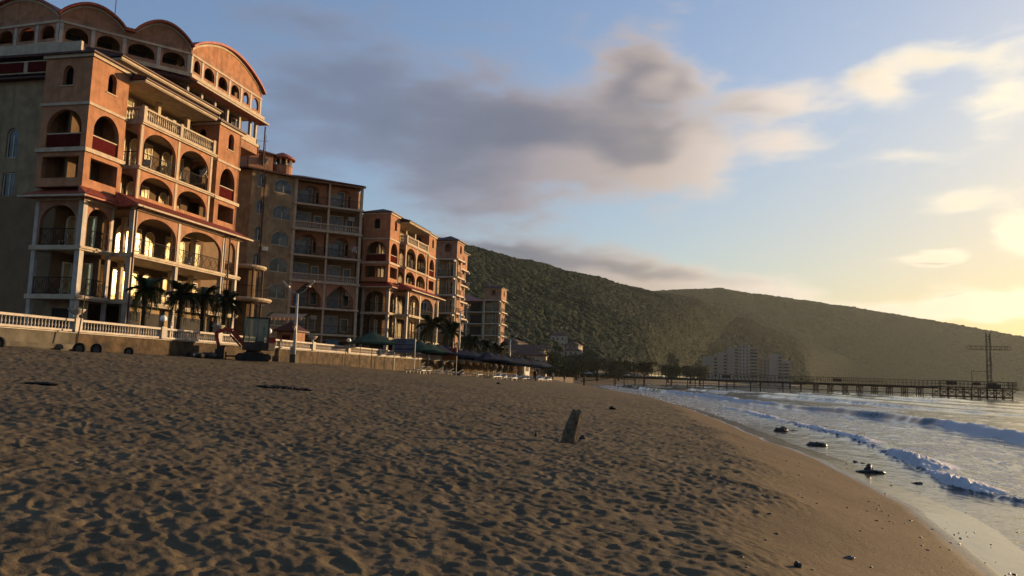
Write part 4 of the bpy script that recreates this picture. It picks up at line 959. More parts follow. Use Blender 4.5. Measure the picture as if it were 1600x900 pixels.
globe(40.97, 'white globe lamp behind the balustrade left of the second palm'); globe(53.0, 'white globe lamp beside the cab of the digger'); globe(66.9, 'white globe lamp in front of the pale banner')
# ------------------------------------------------------------------ double-arm street lamps
def street_lamp(x, y, z, h, label):
    t = thing('street_lamp', label, 'street lamp', (x, y, z))
    obj('post', MB().tube((0, 0, -.5), (0, 0, h), .14, .085, 10).mesh('post', 'plastic', True), t)
    obj('base', MB().box(-.22, .22, -.22, .22, -.5, .45).mesh('base', 'concrete'), t); obj('control_box', MB().box(-.28, -.1, -.1, .1, .5, 1.0).mesh('control_box', 'galv'), t)
    obj('speaker', MB().lathe([(.05, 2.2), (.15, 2.5)], .0, -.22, 10).mesh('speaker', 'white'), t)
    for s_ in (-1, 1):
        a = obj('arm', MB().tube((0, 0, h-.05), (s_*.55, s_*-.1, h+.15), .035).tube((s_*.55, s_*-.1, h+.15), (s_*1.0, s_*-.15, h+.62), .03).mesh('arm', 'galv'), t)
        obj('lamp_head', MB().box(-.14, .14, -.12, .12, -.05, .06).tube((0, 0, 0), (s_*.45, 0, .4), .10, .07, 8).mesh('lamp_head', 'white'), a, (s_*.9, s_*-.15, h+.5))
sh = lambda x, y: float(sand_h(np.array([float(x)]), np.array([float(y)]))[0])
street_lamp(-28.3, 53.0, sh(-28.3, 53)+.15, 4.9, 'tall white double-arm lamp post on the sand right of the digger')
street_lamp(-29.9, 100, 3.5, 7.0, 'double-arm lamp post rising above the dark umbrellas by the palms'); street_lamp(-30, 130, 3.5, 4.8, 'far double-arm lamp post above the white kiosk')
# ------------------------------------------------------------------ palms
def frond_mesh(L, droop, seed):
    B = MB(); rg = random.Random(seed); n = 13; pts = []
    for j in range(n+1):
        u = j/n; pts.append(Vector((L*(u*.96-.1*u*u), 0, L*(.55*u-droop*u*u))))
    for j in range(n): B.tube(pts[j], pts[j+1], .025*(1-j/n)+.006, None, 3, False)
    for j in range(2, n+1):
        for s_ in (-1, 1):
            for k_ in (0, .5):
                p = pts[j]-(pts[j]-pts[j-1])*k_; l = L*.30*math.sin(math.pi*(j-k_+1)/(n+2.5))+.07; d = Vector((.55+rg.uniform(-.1, .1), s_, -.35+rg.uniform(-.2, .15))).normalized()
                i = len(B.v); w = Vector((.035, 0, .01)); B.v += [tuple(p-w), tuple(p+w), tuple(p+d*l)]; B.f.append((i, i+1, i+2))
    me = bpy.data.meshes.new('frond'); me.from_pydata(B.v, [], B.f); me.materials.append(M['frond']); return me
FR = [frond_mesh(1.0, d, i) for i, d in enumerate((.35, .75, 1.15, 1.6))]
def palm(x, y, z, h, cr, label, seed, nf=34, lean=(0, 0)):
    t = thing('palm_tree', label, 'palm tree', (x, y, z)); rg = random.Random(seed)
    B = MB(); prev = None; n = 12
    for j in range(n+1):
        u = j/n; p = Vector((lean[0]*u*u, lean[1]*u*u, -.1+h*u)); r = .19-.05*u+(.06 if u > .8 else 0)
        if prev: B.tube(prev[0], p, prev[1]*1.08, r, 9)
        prev = (p, r)
    for j in range(60):
        a = rg.random()*6.28; zz = h*(.55+.45*rg.random()); p = Vector((lean[0]*(zz/h)**2+.16*math.cos(a), lean[1]*(zz/h)**2+.16*math.sin(a), zz)); B.tube(p, p+Vector((math.cos(a)*.1, math.sin(a)*.1, .12)), .03, .01, 4)
    obj('trunk', B.mesh('trunk', 'trunk'), t)
    for j in range(nf):
        u = j/nf; d = 0 if u < .25 else 1 if u < .5 else 2 if u < .75 else 3
        f = obj('frond', FR[d], t, (lean[0], lean[1], h-.05), rg.random()*6.28); f.scale = (cr*rg.uniform(.85, 1.1),)*3; f.rotation_euler.y = (-.6+.25*rg.random()) if u < .25 else (-.1 if u < .6 else .35)*rg.uniform(.5, 1.4)
palm(-31.5, 40.7, 3.5, 3.3, 1.3, 'first palm from the left behind the balustrade', 1); palm(-31.5, 43.95, 3.5, 3.35, 1.35, 'palm between the globe lamp and the urn, second from the left', 2, lean=(.1, .1))
palm(-31.5, 46.5, 3.5, 3.5, 1.3, 'third palm from the left in front of the near wing', 3, lean=(-.1, 0)); palm(-31.5, 48.9, 3.5, 3.35, 1.25, 'palm nearest the digger cab, fourth from the left', 4)
for i, (x, y, h, c_, l) in enumerate([(-31.5, 93.5, 4.6, 3.0, 'tall palm right of the second wing above the red and orange sign'), (-31.5, 102, 4.4, 2.8, 'bushy palm at the foot of the free-standing tower'),
    (-31.5, 112, 3.4, 2.4, 'low palm above the dark umbrellas before the farthest tower'), (-32, 122, 3.3, 2.4, 'dark palm left of the far lamp post'), (-32, 130, 3.2, 2.4, 'last palm of the row by the far lamp post'), (-34, 117, 3.5, 2.4, 'palm half hidden between the low ones below the farthest tower')]):
    palm(x, y, 3.5, h, c_*.8, l, 20+i, 30)
# ------------------------------------------------------------------ plastic chairs on the balconies of the near wing
def chair(x, y, z, rz, label):
    t = thing('balcony_chair', label, 'chair', (x, y, z), rz, 'chairs on the hotel balconies')
    obj('seat', cached('chs', lambda: MB().box(-.24, .24, -.24, .24, .4, .44).mesh('seat', 'plastic')), t); obj('backrest', cached('chb', lambda: MB().box(-.24, .24, .22, .27, .46, .9).mesh('backrest', 'plastic')), t)
    for sx in (-.2, .2):
        for sy in (-.2, .2): obj('leg', cached('chl', lambda: MB().box(-.025, .025, -.025, .025, 0, .4).mesh('leg', 'plastic')), t, (sx, sy, 0))
for (x, y, z, rz, l) in [(-37.2, 47.0, 15.66, .5, 'white chair on the left arched balcony under the roof terrace'), (-37.3, 51.2, 15.66, -1, 'white chair on the right arched balcony under the roof terrace'), (-37.6, 48.2, 18.76, 1.2, 'white chair behind the roof terrace balustrade'),
   (-36.9, 46.3, 9.54, 2.2, 'white chair on the second-floor arcade above the palms'), (-37.0, 52.0, 9.54, .3, 'white chair behind the right wide arch'), (-36.8, 50.2, 6.48, 1.5, 'white chair on the first floor behind the palms'), (-39.2, 42.3, 9.54, -.6, 'white chair on the corner loggia under the red roof'), (-39.4, 42.4, 6.48, .8, 'white chair on the lower corner loggia')]: chair(x, y, z, rz, l)
# ------------------------------------------------------------------ beach furniture
def umb_mesh(mt, w=3.1, hh=.95):
    B = MB(); n = 4
    def ring(r, z, sag=0):
        o = []
        for j in range(16):
            a = 2*math.pi*j/16+math.pi/4; c = r/max(abs(math.cos(a-math.pi/4)), abs(math.sin(a-math.pi/4))); o.append((c*math.cos(a), c*math.sin(a), z-sag*(1-abs(math.cos(2*(a-math.pi/4))))))
        return o
    rs = [ring(.04, hh), ring(w*.25, hh*.55, .05), ring(w*.5, 0, .05), ring(w*.5+.01, -.18, .0)]
    for r in rs: B.v += r
    for k_ in range(3):
        for j in range(16): B.f.append((k_*16+j, k_*16+(j+1) % 16, (k_+1)*16+(j+1) % 16, (k_+1)*16+j))
    B.f.append(tuple(range(16)))
    me = B.mesh('canopy', mt); return me
def umbrella(x, y, mt, label, group=None, top=2.3, w=2.7, tilt=0):
    z = sh(x, y); t = thing('beach_umbrella', label, 'umbrella', (x, y, z), random.uniform(-.1, .1), group)
    obj('pole', cached(('upole', top), lambda: MB().tube((0, 0, -.3), (0, 0, top+.5), .035).mesh('pole', 'steel')), t)
    c = obj('canopy', cached(('ucan', mt, w), lambda: umb_mesh(mt, w)), t, (0, 0, top)); c.rotation_euler = (tilt, tilt*.5, 0); return t
umbrella(-27.4, 65.2, 'green', 'wide green beach umbrella, the nearest one, left of the blue board', w=3.2)
umbrella(-27.3, 77.0, 'green', 'green beach umbrella just right of the blue board', w=2.8)
umbrella(-27.4, 80.4, 'green', 'dull green beach umbrella between the blue board and the red and orange sign', w=2.8)
for i in range(14): umbrella(-27.5, 83.8+3.4*i, 'navy', 'closely packed dark beach umbrella in the row along the wall', 'dark umbrellas along the wall', w=2.8, tilt=random.uniform(-.06, .06))
for i in range(11): umbrella(-23.9, 92+3.6*i, 'navy', 'dark beach umbrella in the front row nearer the water', 'dark umbrellas in the front row', top=2.2, w=2.6, tilt=random.uniform(-.08, .08))
def sunbed(x, y, rz, label, group):
    z = sh(x, y); t = thing('sunbed', label, 'sunbed', (x, y, z), rz, group)
    obj('frame', cached('sbf', lambda: MB().box(-.95, .95, -.33, -.28, .26, .32).box(-.95, .95, .28, .33, .26, .32).box(-.95, -.9, -.28, .28, .26, .32).box(.9, .95, -.28, .28, .26, .32).mesh('frame', 'plastic')), t)
    obj('seat', cached('sbs', lambda: MB().box(-.9, .35, -.28, .28, .3, .33).mesh('seat', 'plastic')), t)
    b = obj('backrest', cached('sbb', lambda: MB().box(0, .65, -.28, .28, 0, .03).mesh('backrest', 'plastic')), t, (.33, 0, .32)); b.rotation_euler.y = -.5
    for sx in (-.8, .75):
        for sy in (-.27, .27): obj('leg', cached('sbl', lambda: MB().box(-.025, .025, -.025, .025, -.1, .27).mesh('leg', 'plastic')), t, (sx, sy, 0))
for i in range(24): sunbed(-25.3+random.uniform(-.5, .5), 70+2.6*i, random.uniform(-.4, .4), 'white plastic sunbed in the row under the umbrellas', 'white sunbeds under the umbrellas')
for i in range(14): sunbed(-22.6+random.uniform(-.5, .5), 92+2.7*i, random.uniform(-.5, .5)+1.5, 'white plastic sunbed in the outer row towards the sea', 'white sunbeds in the outer row')
def board(x0, x1, y, zt, zb, mts, label):
    z = sh(x0, y); t = thing('sign_board', label, 'sign', (x0, y, z)); w = x1-x0
    for x in (0, w): obj('post', MB().box(x-.035, x+.035, -.03, .04, -.4, zt-z+.05).mesh('post', 'galv'), t)
    if len(mts) == 1: obj('panel', MB().box(-.02, w+.02, -.07, -.035, zb-z, zt-z).mesh('panel', mts[0]), t); obj('stripe', MB().box(.1, w-.1, -.076, -.071, (zb-z)+.30, (zb-z)+.42).box(.0, w, -.076, -.071, (zb-z)+.75, (zb-z)+.81).mesh('stripe', 'navy'), t)
    else:
        zm = zb+(zt-zb)*.45-z; obj('upper_panel', MB().box(-.02, w+.02, -.07, -.035, zm+.001, zt-z).mesh('upper_panel', mts[0]), t); obj('lower_panel', MB().box(-.02, w+.02, -.07, -.035, zb-z, zm).mesh('lower_panel', mts[1]), t)
board(-28.5, -26.4, 73.4, 5.6, 4.25, ['bluesign'], 'faded blue notice board on thin posts among the green umbrellas')
board(-27.8, -26.2, 86.8, 5.25, 3.9, ['red', 'orange'], 'two-tone red and orange board on white posts')
# bamboo screens with a dark opening, kiosk
def bamboo(y0, y1, label):
    t = thing('bamboo_screen', label, 'fence', (-28.3, y0, sh(-28.3, y0))); B = MB(); y = 0; rg = random.Random(int(y0))
    while y < y1-y0:
        r = rg.uniform(.04, .075); B.tube((rg.uniform(-.03, .03), y, -.4), (rg.uniform(-.06, .06), y+rg.uniform(-.12, .12), 1.65+rg.uniform(-.1, .15)), r, None, 5); y += r*2.1
    obj('canes', B.mesh('canes', 'bamboo'), t, kind='stuff'); obj('rail', MB().tube((.1, 0, 1.2), (.1, y1-y0, 1.2), .04).tube((.1, 0, .4), (.1, y1-y0, .4), .04).mesh('rail', 'wood'), t)
bamboo(96.6, 111.8, 'yellow bamboo screen left of the dark opening in the sea wall'); bamboo(119, 128.8, 'yellow bamboo screen between the dark opening and the white kiosk'); bamboo(134.4, 142, 'short orange bamboo screen beyond the white kiosk')
t = thing('beach_store', 'dark open shed between the two yellow bamboo screens', 'shed', (-28.4, 112, 2.2)); obj('opening', MB().box(-.4, .1, 0, 6.8, -.4, 1.75).mesh('opening', 'dark'), t); obj('roof', MB().box(-.5, .5, -.2, 7.0, 1.8, 1.9).mesh('roof', 'navy'), t); obj('post', MB().box(.15, .25, -.1, 0, -.4, 1.79).mesh('post', 'white'), t)
t = thing('beach_kiosk', 'white kiosk with a dark serving hatch at the end of the bamboo', 'kiosk', (-27.9, 129.2, 2.1)); obj('wall', MB().box(-1, .6, 0, 4.8, -.4, 2.7).mesh('wall', 'plastic'), t); obj('roof', MB().box(-1.1, .9, -.15, 4.95, 2.71, 2.85).mesh('roof', 'white'), t); obj('hatch', MB().box(.6, .63, 1.2, 3.6, 1.0, 1.8).mesh('hatch', 'dark'), t); obj('window', MB().box(.3, .5, -.04, -.01, 1.1, 1.7).mesh('window', 'glass'), t)
# tyres, leaning pole, thin poles
def tyre(x, y, label, h=.28):
    z = sh(x, y); t = thing('tyre', label, 'tyre', (x, y, z+h*.5), R(20)); r = h
    pr = [(r*.62, -.08), (r*.9, -.1), (r, -.06), (r, .06), (r*.9, .1), (r*.62, .08), (r*.58, .0)]
    B = MB(); n = 26
    for (a, b) in pr:
        for j in range(n): B.v.append((a*math.cos(2*math.pi*j/n), b, a*math.sin(2*math.pi*j/n)))
    for k_ in range(len(pr)):
        for j in range(n): B.f.append((k_*n+j, k_*n+(j+1) % n, ((k_+1) % len(pr))*n+(j+1) % n, ((k_+1) % len(pr))*n+j))
    obj('tread', B.mesh('tread', 'rubber', True), t)
    obj('rim', MB().tube((0, -.03, 0), (0, .03, 0), r*.6, None, 16).mesh('rim', 'concrete'), t)
tyre(-28.2, 27.6, 'old black tyre at the left edge leaning by the concrete wall'); tyre(-28.0, 31.9, 'half-buried tyre at the foot of the leaning pole'); tyre(-28.0, 33.0, 'half-buried tyre just right of the pole, with sand inside'); tyre(-28.1, 35.4, 'lone small half-buried tyre by the rubble wall', .25)
t = thing('pole', 'thin dark pole leaning against the first urn pillar', 'pole', (-28.5, 32.2, 2.8)); obj('shaft', MB().tube((0, 0, -.2), (-.15, .55, 3.5), .035, .025).mesh('shaft', 'wood'), t)
for y, l in ((60.2, 'thin dark post in the sand before the first green umbrella, left one'), (63.1, 'thin dark post in the sand before the first green umbrella, right one')):
    t = thing('post', l, 'post', (-27.6, y, sh(-27.6, y))); obj('shaft', MB().tube((0, 0, -.2), (0, .05, 1.9), .025).mesh('shaft', 'steel'), t)
# ------------------------------------------------------------------ mini digger
dz = sh(-26.5, 44.5); t = thing('mini_excavator', 'red and dark mini digger with glazed cab and folded boom parked by the sea wall', 'digger', (-26.5, 44.5, dz), R(33)); t.scale = (1.1, 1.1, 1.1)
# local: +x towards the cab rear (away), -x is the boom side; +z up
for s_ in (-.62, .62):
    B = MB(); pts = [(-.95, .12), (-.8, .0), (.75, .0), (.92, .14), (.92, .30), (.75, .42), (-.8, .42), (-.95, .30)]
    B.v = [(x, s_-.15, z) for x, z in pts]+[(x, s_+.15, z) for x, z in pts]; n = 8
    B.f = [tuple(range(n)), tuple(range(n, 2*n))[::-1]]+[(j, (j+1) % n, n+(j+1) % n, n+j) for j in range(n)]
    tr = obj('track', B.mesh('track', 'rubber'), t)
    obj('roller', MB().tube((-.75, s_-.17, .21), (-.75, s_+.17, .21), .15, None, 10).tube((.73, s_-.17, .21), (.73, s_+.17, .21), .15, None, 10).mesh('roller', 'steel'), tr)
obj('undercarriage', MB().box(-.5, .5, -.45, .45, .15, .5).tube((0, 0, .5), (0, 0, .62), .4, None, 16).mesh('undercarriage', 'steel'), t)
obj('body', MB().prism([(-.6, -.72), (.75, -.72), (1.1, -.5), (1.15, 0), (1.1, .5), (.75, .72), (-.6, .72)], .62, 1.05).mesh('body', 'steel'), t)
obj('counterweight', MB().box(.75, 1.12, -.6, .6, 1.05, 1.35).mesh('counterweight', 'red'), t)
c = obj('cab', MB().bar((-.62, -.68, 1.05), (-.42, -.6, 2.4), .07).bar((-.62, .3, 1.05), (-.42, .3, 2.4), .07).bar((.7, -.68, 1.05), (.72, -.6, 2.4), .07).bar((.7, .3, 1.05), (.72, .3, 2.4), .07).bar((.1, -.68, 1.05), (.12, -.62, 2.4), .05).box(-.5, .8, -.66, .36, 2.36, 2.44).mesh('cab', 'steel'), t)
gm = bpy.data.materials.new('cab_glass'); gm.use_nodes = True; b_ = gm.node_tree.nodes['Principled BSDF']; b_.inputs['Transmission Weight'].default_value = .85; b_.inputs['Roughness'].default_value = .08; b_.inputs['Base Color'].default_value = (.55, .6, .5, 1); b_.inputs['IOR'].default_value = 1.05
M['cabglass'] = gm
obj('glazing', MB().box(-.58, .68, -.69, -.685, 1.1, 2.35).mesh('glazing', 'cabglass'), c); obj('glazing', MB().box(-.58, .68, .36, .365, 1.1, 2.35).mesh('glazing', 'cabglass'), c)
obj('seat', MB().box(.05, .5, -.4, .1, 1.05, 1.4).box(.42, .52, -.4, .1, 1.4, 1.95).mesh('seat', 'rubber'), t); obj('control_lever', MB().bar((-.3, -.1, 1.05), (-.25, -.1, 1.5), .03).bar((-.3, -.35, 1.05), (-.25, -.35, 1.5), .03).mesh('control_lever', 'rubber'), t)
def limb(pts, w, d): 
    B = MB()
    for a, b in zip(pts[:-1], pts[1:]):
        v = Vector((b[0]-a[0], 0, b[1]-a[1])).normalized(); n_ = Vector((-v.z, 0, v.x))*w/2; i = len(B.v)
        for p in (a, b):
            P = Vector((p[0], 0, p[1]))
            for sg in (-1, 1):
                for dd in (-d/2, d/2): B.v.append(tuple(P+n_*sg+Vector((0, dd, 0))))
        B.f += [(i, i+1, i+3, i+2), (i+4, i+6, i+7, i+5), (i, i+4, i+5, i+1), (i+2, i+3, i+7, i+6), (i, i+2, i+6, i+4), (i+1, i+5, i+7, i+3)]
    return B
obj('boom', limb([(-.35, .7), (-1.2, 1.62), (-1.5, 1.72)], .24, .2).mesh('boom', 'red'), t, (0, -.1, 0))
obj('dipper', limb([(-1.3, 1.78), (-2.05, 1.5), (-1.85, .75)], .17, .15).mesh('dipper', 'red'), t, (0, -.1, 0))
obj('hydraulic_ram', MB().tube((-.7, -.1, .8), (-1.3, -.1, 1.4), .05).tube((-1.0, -.1, 1.75), (-1.9, -.1, 1.68), .04).mesh('hydraulic_ram', 'steel'), t)
obj('bucket', MB().prism([(-3.0, -.4), (-2.5, -.4), (-2.5, .2), (-3.0, .2)], .45, .5).box(-2.98, -2.9, -.4, .2, .5, 1.0).box(-2.9, -2.5, -.4, -.36, .5, 1.1).box(-2.9, -2.5, .16, .2, .5, 1.1).box(-2.9, -2.45, -.36, .16, 1.1, 1.2).mesh('bucket', 'steel'), t, (.95, 0, -.4))
obj('dozer_blade', MB().box(-1.5, -1.42, -.8, .8, .0, .45).box(-1.45, -.5, -.4, -.3, .2, .28).box(-1.45, -.5, .3, .4, .2, .28).mesh('dozer_blade', 'steel'), t)
t = thing('sand_heap', 'low dark heap of rubble and sand in front of the digger bucket', 'heap', (-28.4, 41.9, sh(-28.4, 41.9)))
rg = random.Random(5)
for j in range(10): obj('lump', MB().sphere((rg.uniform(-.5, .5), rg.uniform(-.9, .9), .12), rg.uniform(.18, .34), 8, 6, sz=.8).mesh('lump', 'rock'), t)
# ------------------------------------------------------------------ driftwood, stones, pebbles, seaweed
def rough(B, amp, sc_, seed):
    a = np.array(B.v); n = fbm(a[:, 0]*sc_+a[:, 2]*1.7*sc_+seed, a[:, 1]*sc_+a[:, 2]*sc_, 3, seed)
    c = a.mean(0); d = a-c; l = np.linalg.norm(d, axis=1, keepdims=True)+1e-6; B.v = [tuple(q_) for q_ in (a+d/l*n[:, None]*amp)]; return B
z0 = sh(-2.65, 17.4); t = thing('driftwood_log', 'upright weathered log leaning right, stuck in the sand mid-beach', 'driftwood', (-2.65, 17.4, z0), R(8))
B = MB(); n = 16; secs = [(0, -.25, .17, .12), (0, 0, .175, .12), (.02, .14, .17, .11), (.06, .3, .16, .1), (.1, .46, .15, .095), (.14, .58, .13, .085), (.155, .66, .115, .07), (.16, .705, .07, .045)]
for (cx_, cz_, rx_, ry_) in secs:
    for j in range(n):
        a = 2*math.pi*j/n; w = 1+.10*math.sin(3*a+1)+.06*math.sin(7*a)+.05*random.uniform(-1, 1); B.v.append((cx_+rx_*w*math.cos(a), ry_*w*math.sin(a), cz_+(.03*math.sin(2*a+.5) if cz_ > .6 else 0)))
for k_ in range(len(secs)-1):
    for j in range(n): B.f.append((k_*n+j, k_*n+(j+1) % n, (k_+1)*n+(j+1) % n, (k_+1)*n+j))
B.f.append(tuple((len(secs)-1)*n+j for j in range(n)))
obj('log', B.mesh('log', 'driftwood'), t)
obj('splinter', MB().tube((.16, .0, .3), (.2, .01, .62), .018, .004, 5).tube((-.13, -.05, .0), (-.05, -.07, .33), .02, .005, 5).mesh('splinter', 'driftwood'), t)
def rock(x, y, r, label, mt='rock', sx=1, sy=1, sz=.5, seed=0, name='rock', grp=None, cat='rock', rz=0, par=None):
    z = sh(x, y); z = max(z, -.03)
    B = MB().sphere((0, 0, 0), r, 12, 8, sx, sy, sz); rough(B, r*.55, 1.6/r, seed)
    return thing(name, label, cat, (x, y, z+r*sz*.35), rz, grp, B.mesh(name, mt, False))
rock(-2.42, 18.1, .09, 'small dark stone right of the upright log', seed=3); rock(-3.42, 17.7, .06, 'small dark stick end poking out left of the upright log', sz=1.4, sx=.5, seed=4, name='driftwood_stub', cat='driftwood', mt='wood')
rock(-3.5, 36, .16, 'dark lump of weed on the sand beyond the upright log', 'weed', seed=5, name='seaweed_lump', cat='seaweed'); rock(-15, 61.5, .22, 'dark lump on the far sand in front of the sunbeds', 'weed', seed=6, name='seaweed_lump', cat='seaweed')
rock(-14.7, 15.7, .3, 'flat dark patch of weed at the left edge of the beach', 'weed', 1.5, .8, .15, seed=7, name='seaweed_lump', cat='seaweed')
rock(5.0, 25.3, .17, 'dark log-like rock lying in the shallows with a knob on top', sx=2.5, sy=.6, sz=.42, seed=8, rz=.15); rock(5.0, 25.5, .12, 'knob of rock resting on the log-like rock in the shallows', seed=9, sz=1.3)
rock(4.95, 35.3, .26, 'dark wedge rock at the swash edge left of the log-like rock', sx=1.4, sy=.8, sz=.5, seed=10); rock(4.5, 44.4, .30, 'grey rounded rock farthest up the swash line', 'rock', 1.2, .9, .6, seed=11)
rock(4.95, 45.3, .32, 'flat black rock just seaward of the grey rounded rock', sx=1.8, sy=.6, sz=.25, seed=12); rock(7.0, 50.5, .38, 'flat black rock awash in the foam furthest out', sx=1.8, sy=.6, sz=.3, seed=13)
rock(.99, 8.35, .042, 'dark pebble nearest the camera on the damp sand', sz=.9, seed=14); rock(1.75, 10.05, .05, 'pale flat stone on the damp sand near the camera', 'pebble', 1.3, .8, .4, seed=15); rock(5.75, 23.2, .11, 'dark stone in the thin water left of the breaking foam', sx=1.3, seed=16); rock(5.2, 28.6, .09, 'small dark stone beyond the log-like rock', seed=17); rock(5.4, 28.3, .08, 'second small stone touching the one beyond the log-like rock', seed=18)
rg = random.Random(11)
PB = []
for j in range(6):
    B = MB().sphere((0, 0, 0), 1, 8, 5, 1, .75, .45); rough(B, .4, 1.3, 50+j); PB.append((B.mesh('pebble', 'pebble' if j % 3 == 2 else 'rock', True), j % 3 == 2))
for j in range(210):
    y = 7.2+rg.random()**1.5*28; w = float(xs_(y)); x = w-3.3+rg.random()**1.2*4.6
    if rg.random() < .25: x = w-.2+rg.gauss(0, .5); y = 8+rg.random()*8
    me, pale = PB[rg.randrange(6)]; s_ = rg.uniform(.007, .022)*(1+.02*y); z = max(sh(x, y), -.01)
    if y > 30 and x > w: continue
    o = thing('pebble', 'pale pebble lying on the damp sand near the water' if pale else 'small dark pebble lying on the damp sand near the water', 'pebble', (x, y, z+s_*.15), rg.random()*6.28, 'pale pebbles on the wet sand' if pale else 'dark pebbles on the wet sand', me); o.scale = (s_, s_*rg.uniform(.7, 1.5), s_)
B = MB()
for j in range(70):
    u = rg.uniform(-.8, .8); x, y = -12.75+u*.85+rg.gauss(0, .1), 23.5+u*.3+rg.gauss(0, .2); B.sphere((x, y, sh(x, y)+.03), rg.uniform(.04, .11), 6, 4, sx=rg.uniform(.8, 1.6), sz=.5)
rough(B, .05, 9, 66); obj('seaweed_pile', B.mesh('seaweed_pile', 'weed'), kind='stuff')
for j in range(36):
    y = 6.5+rg.random()**1.4*26; x = float(xs_(y))-3.4-rg.random()**1.5*12; l = rg.uniform(.06, .2); B = MB(); a = rg.random()*6.28
    B.tube((0, 0, 0), (l*math.cos(a)*.5, l*math.sin(a)*.5, .012), .005, .006, 5).tube((l*math.cos(a)*.5, l*math.sin(a)*.5, .012), (l*math.cos(a+.5), l*math.sin(a+.5), .0), .006, .003, 5)
    thing('twig', 'small dry twig lying on the churned sand', 'twig', (x, y, sh(x, y)+.012), 0, 'twigs on the dry sand', B.mesh('twig', 'wood'))
# ------------------------------------------------------------------ people
def person(x, y, z, h, label, pose='walk', top='cloth1', legs='cloth1', rz=0.):
    t = thing('person', label, 'person', (x, y, z), rz); s = h/1.75
    me = bpy.data.meshes.new('body'); st = .16 if pose == 'walk' else .05
    v = [(0,0,.95),(0,0,1.2),(0,0,1.43),(0,.01,1.55),(0,.02,1.66),(0,.0,1.74),(.2,0,1.4),(.24,-.05*0,1.12),(.22,.12,.9),(-.2,0,1.4),(-.24,0,1.12),(-.22,.05,.88),(.1,0,.9),(.11,st,.5),(.11,st*.6,.08),(.11,st*.6+.16,.03),(-.1,0,.9),(-.11,-st*.5,.5),(-.11,-st*1.3,.1),(-.11,-st*1.3+.15,.03)]
    e = [(0,1),(1,2),(2,3),(3,4),(4,5),(2,6),(6,7),(7,8),(2,9),(9,10),(10,11),(0,12),(12,13),(13,14),(14,15),(0,16),(16,17),(17,18),(18,19)]
    rad = [.15,.13,.15,.055,.10,.07,.06,.045,.035,.06,.045,.035,.09,.065,.045,.035,.09,.065,.045,.035]
    me.from_pydata([tuple(c*s for c in p) for p in v], e, []); me.materials.append(M['skin'])
    o = obj('body', me, t); sk = o.modifiers.new('skin', 'SKIN'); 
    for i, r in enumerate(rad): me.skin_vertices[0].data[i].radius = (r*s, r*s*.8)
    me.skin_vertices[0].data[0].use_root = True; ss_ = o.modifiers.new('sub', 'SUBSURF'); ss_.levels = 1; ss_.render_levels = 1
    obj('shirt', MB().lathe([(.2*s, .88*s), (.185*s, 1.1*s), (.22*s, 1.38*s), (.13*s, 1.47*s)], n=12).mesh('shirt', top), t)
    for sg, a in ((1, st), (-1, -st*.5)): obj('trouser_leg', MB().tube((sg*.1*s, 0, .95*s), (sg*.11*s, a*s, .5*s), .115*s, .09*s, 9).tube((sg*.11*s, a*s, .5*s), (sg*.11*s, (a*.6 if sg > 0 else a*2.4)*s, .1*s), .09*s, .075*s, 9).mesh('trouser_leg', legs), t)
    obj('hair', MB().sphere((0, -.02*s, 1.70*s), .108*s, 10, 6).mesh('hair', 'rubber'), t)
person(-20.0, 149, sh(-20, 149), 1.8, 'person in dark clothes walking at the water edge near the pier ramp', rz=.3)
person(-21.3, 108, sh(-21.3, 108), 1.65, 'person in dark clothes standing on the sand in front of the white kiosk', 'stand'); person(-30, 172, sh(-30, 172), 1.7, 'person in pale top beyond the kiosk on the sand', 'stand', 'cloth2', 'cloth1'); person(-33, 190, sh(-33, 190), 1.7, 'person in pale top and shorts farther along the beach', 'walk', 'cloth2', 'cloth2'); person(-28, 176, sh(-28, 176), 1.6, 'person in dark top standing by the last umbrellas', 'stand', 'cloth1', 'cloth2')
person(-18.7, 260, 3.12, 1.8, 'person in a dark jacket standing on the pier near the shore', 'stand', 'red', 'cloth1'); person(-15.6, 260, 3.12, 1.7, 'person in pale clothes on the pier beside the one in a dark jacket', 'stand', 'cloth2', 'cloth1')
# ------------------------------------------------------------------ pier
PY = 260.
t = thing('pier', 'long dark timber pier on cross-braced trestles ending in a wider platform', 'pier', (20, PY, 0))
def pobj(n_, B, mt): return obj(n_, B.mesh(n_, mt), t, (-20, -PY, 0))
Yp = lambda x: PY-4.5*(x+35)/104.
B = MB()
def beam(B, x0, x1, dy, z0, z1, w):
    i = len(B.v); 
    for x in (x0, x1):
        for y in (Yp(x)+dy-w/2, Yp(x)+dy+w/2):
            for z in (z0, z1): B.v.append((x, y, z))
    B.f += [(i, i+1, i+3, i+2), (i+4, i+6, i+7, i+5), (i, i+4, i+5, i+1), (i+2, i+3, i+7, i+6), (i, i+2, i+6, i+4), (i+1, i+5, i+7, i+3)]
beam(B, -22, 69, 0, 2.85, 3.1, 3.4); pobj('deck', B, 'darkwood')
B = MB(); beam(B, -22, 69, -1.4, 2.5, 2.85, .25); beam(B, -22, 69, 1.4, 2.5, 2.85, .25); pobj('girder', B, 'darkwood')
pobj('ramp', MB().prism([(-36, PY-1.5), (-22, PY-2.1), (-22, PY+1.3), (-36, PY+1.7)], 0, .2), 'darkwood')
rm = [o for o in t.children if o.name.startswith('ramp')][0]
for v_ in rm.data.vertices: v_.co.z += .9+(v_.co.x+36)/14.*2.0
for dy in (-1.6, 1.6):
    B = MB(); beam(B, -22, 69, dy, 4.75, 4.85, .1); beam(B, -22, 69, dy, 3.95, 4.02, .08)
    x = -22
    while x <= 69: B.box(x-.05, x+.05, Yp(x)+dy-.05, Yp(x)+dy+.05, 3.1, 4.75); x += 1.1
    pobj('railing', B, 'darkwood')
B = MB(); beam(B, 2, 69, -1.5, .9, 1.1, .2); beam(B, -8, 30, -1.5, 1.6, 1.72, .15); pobj('lower_beam', B, 'darkwood')
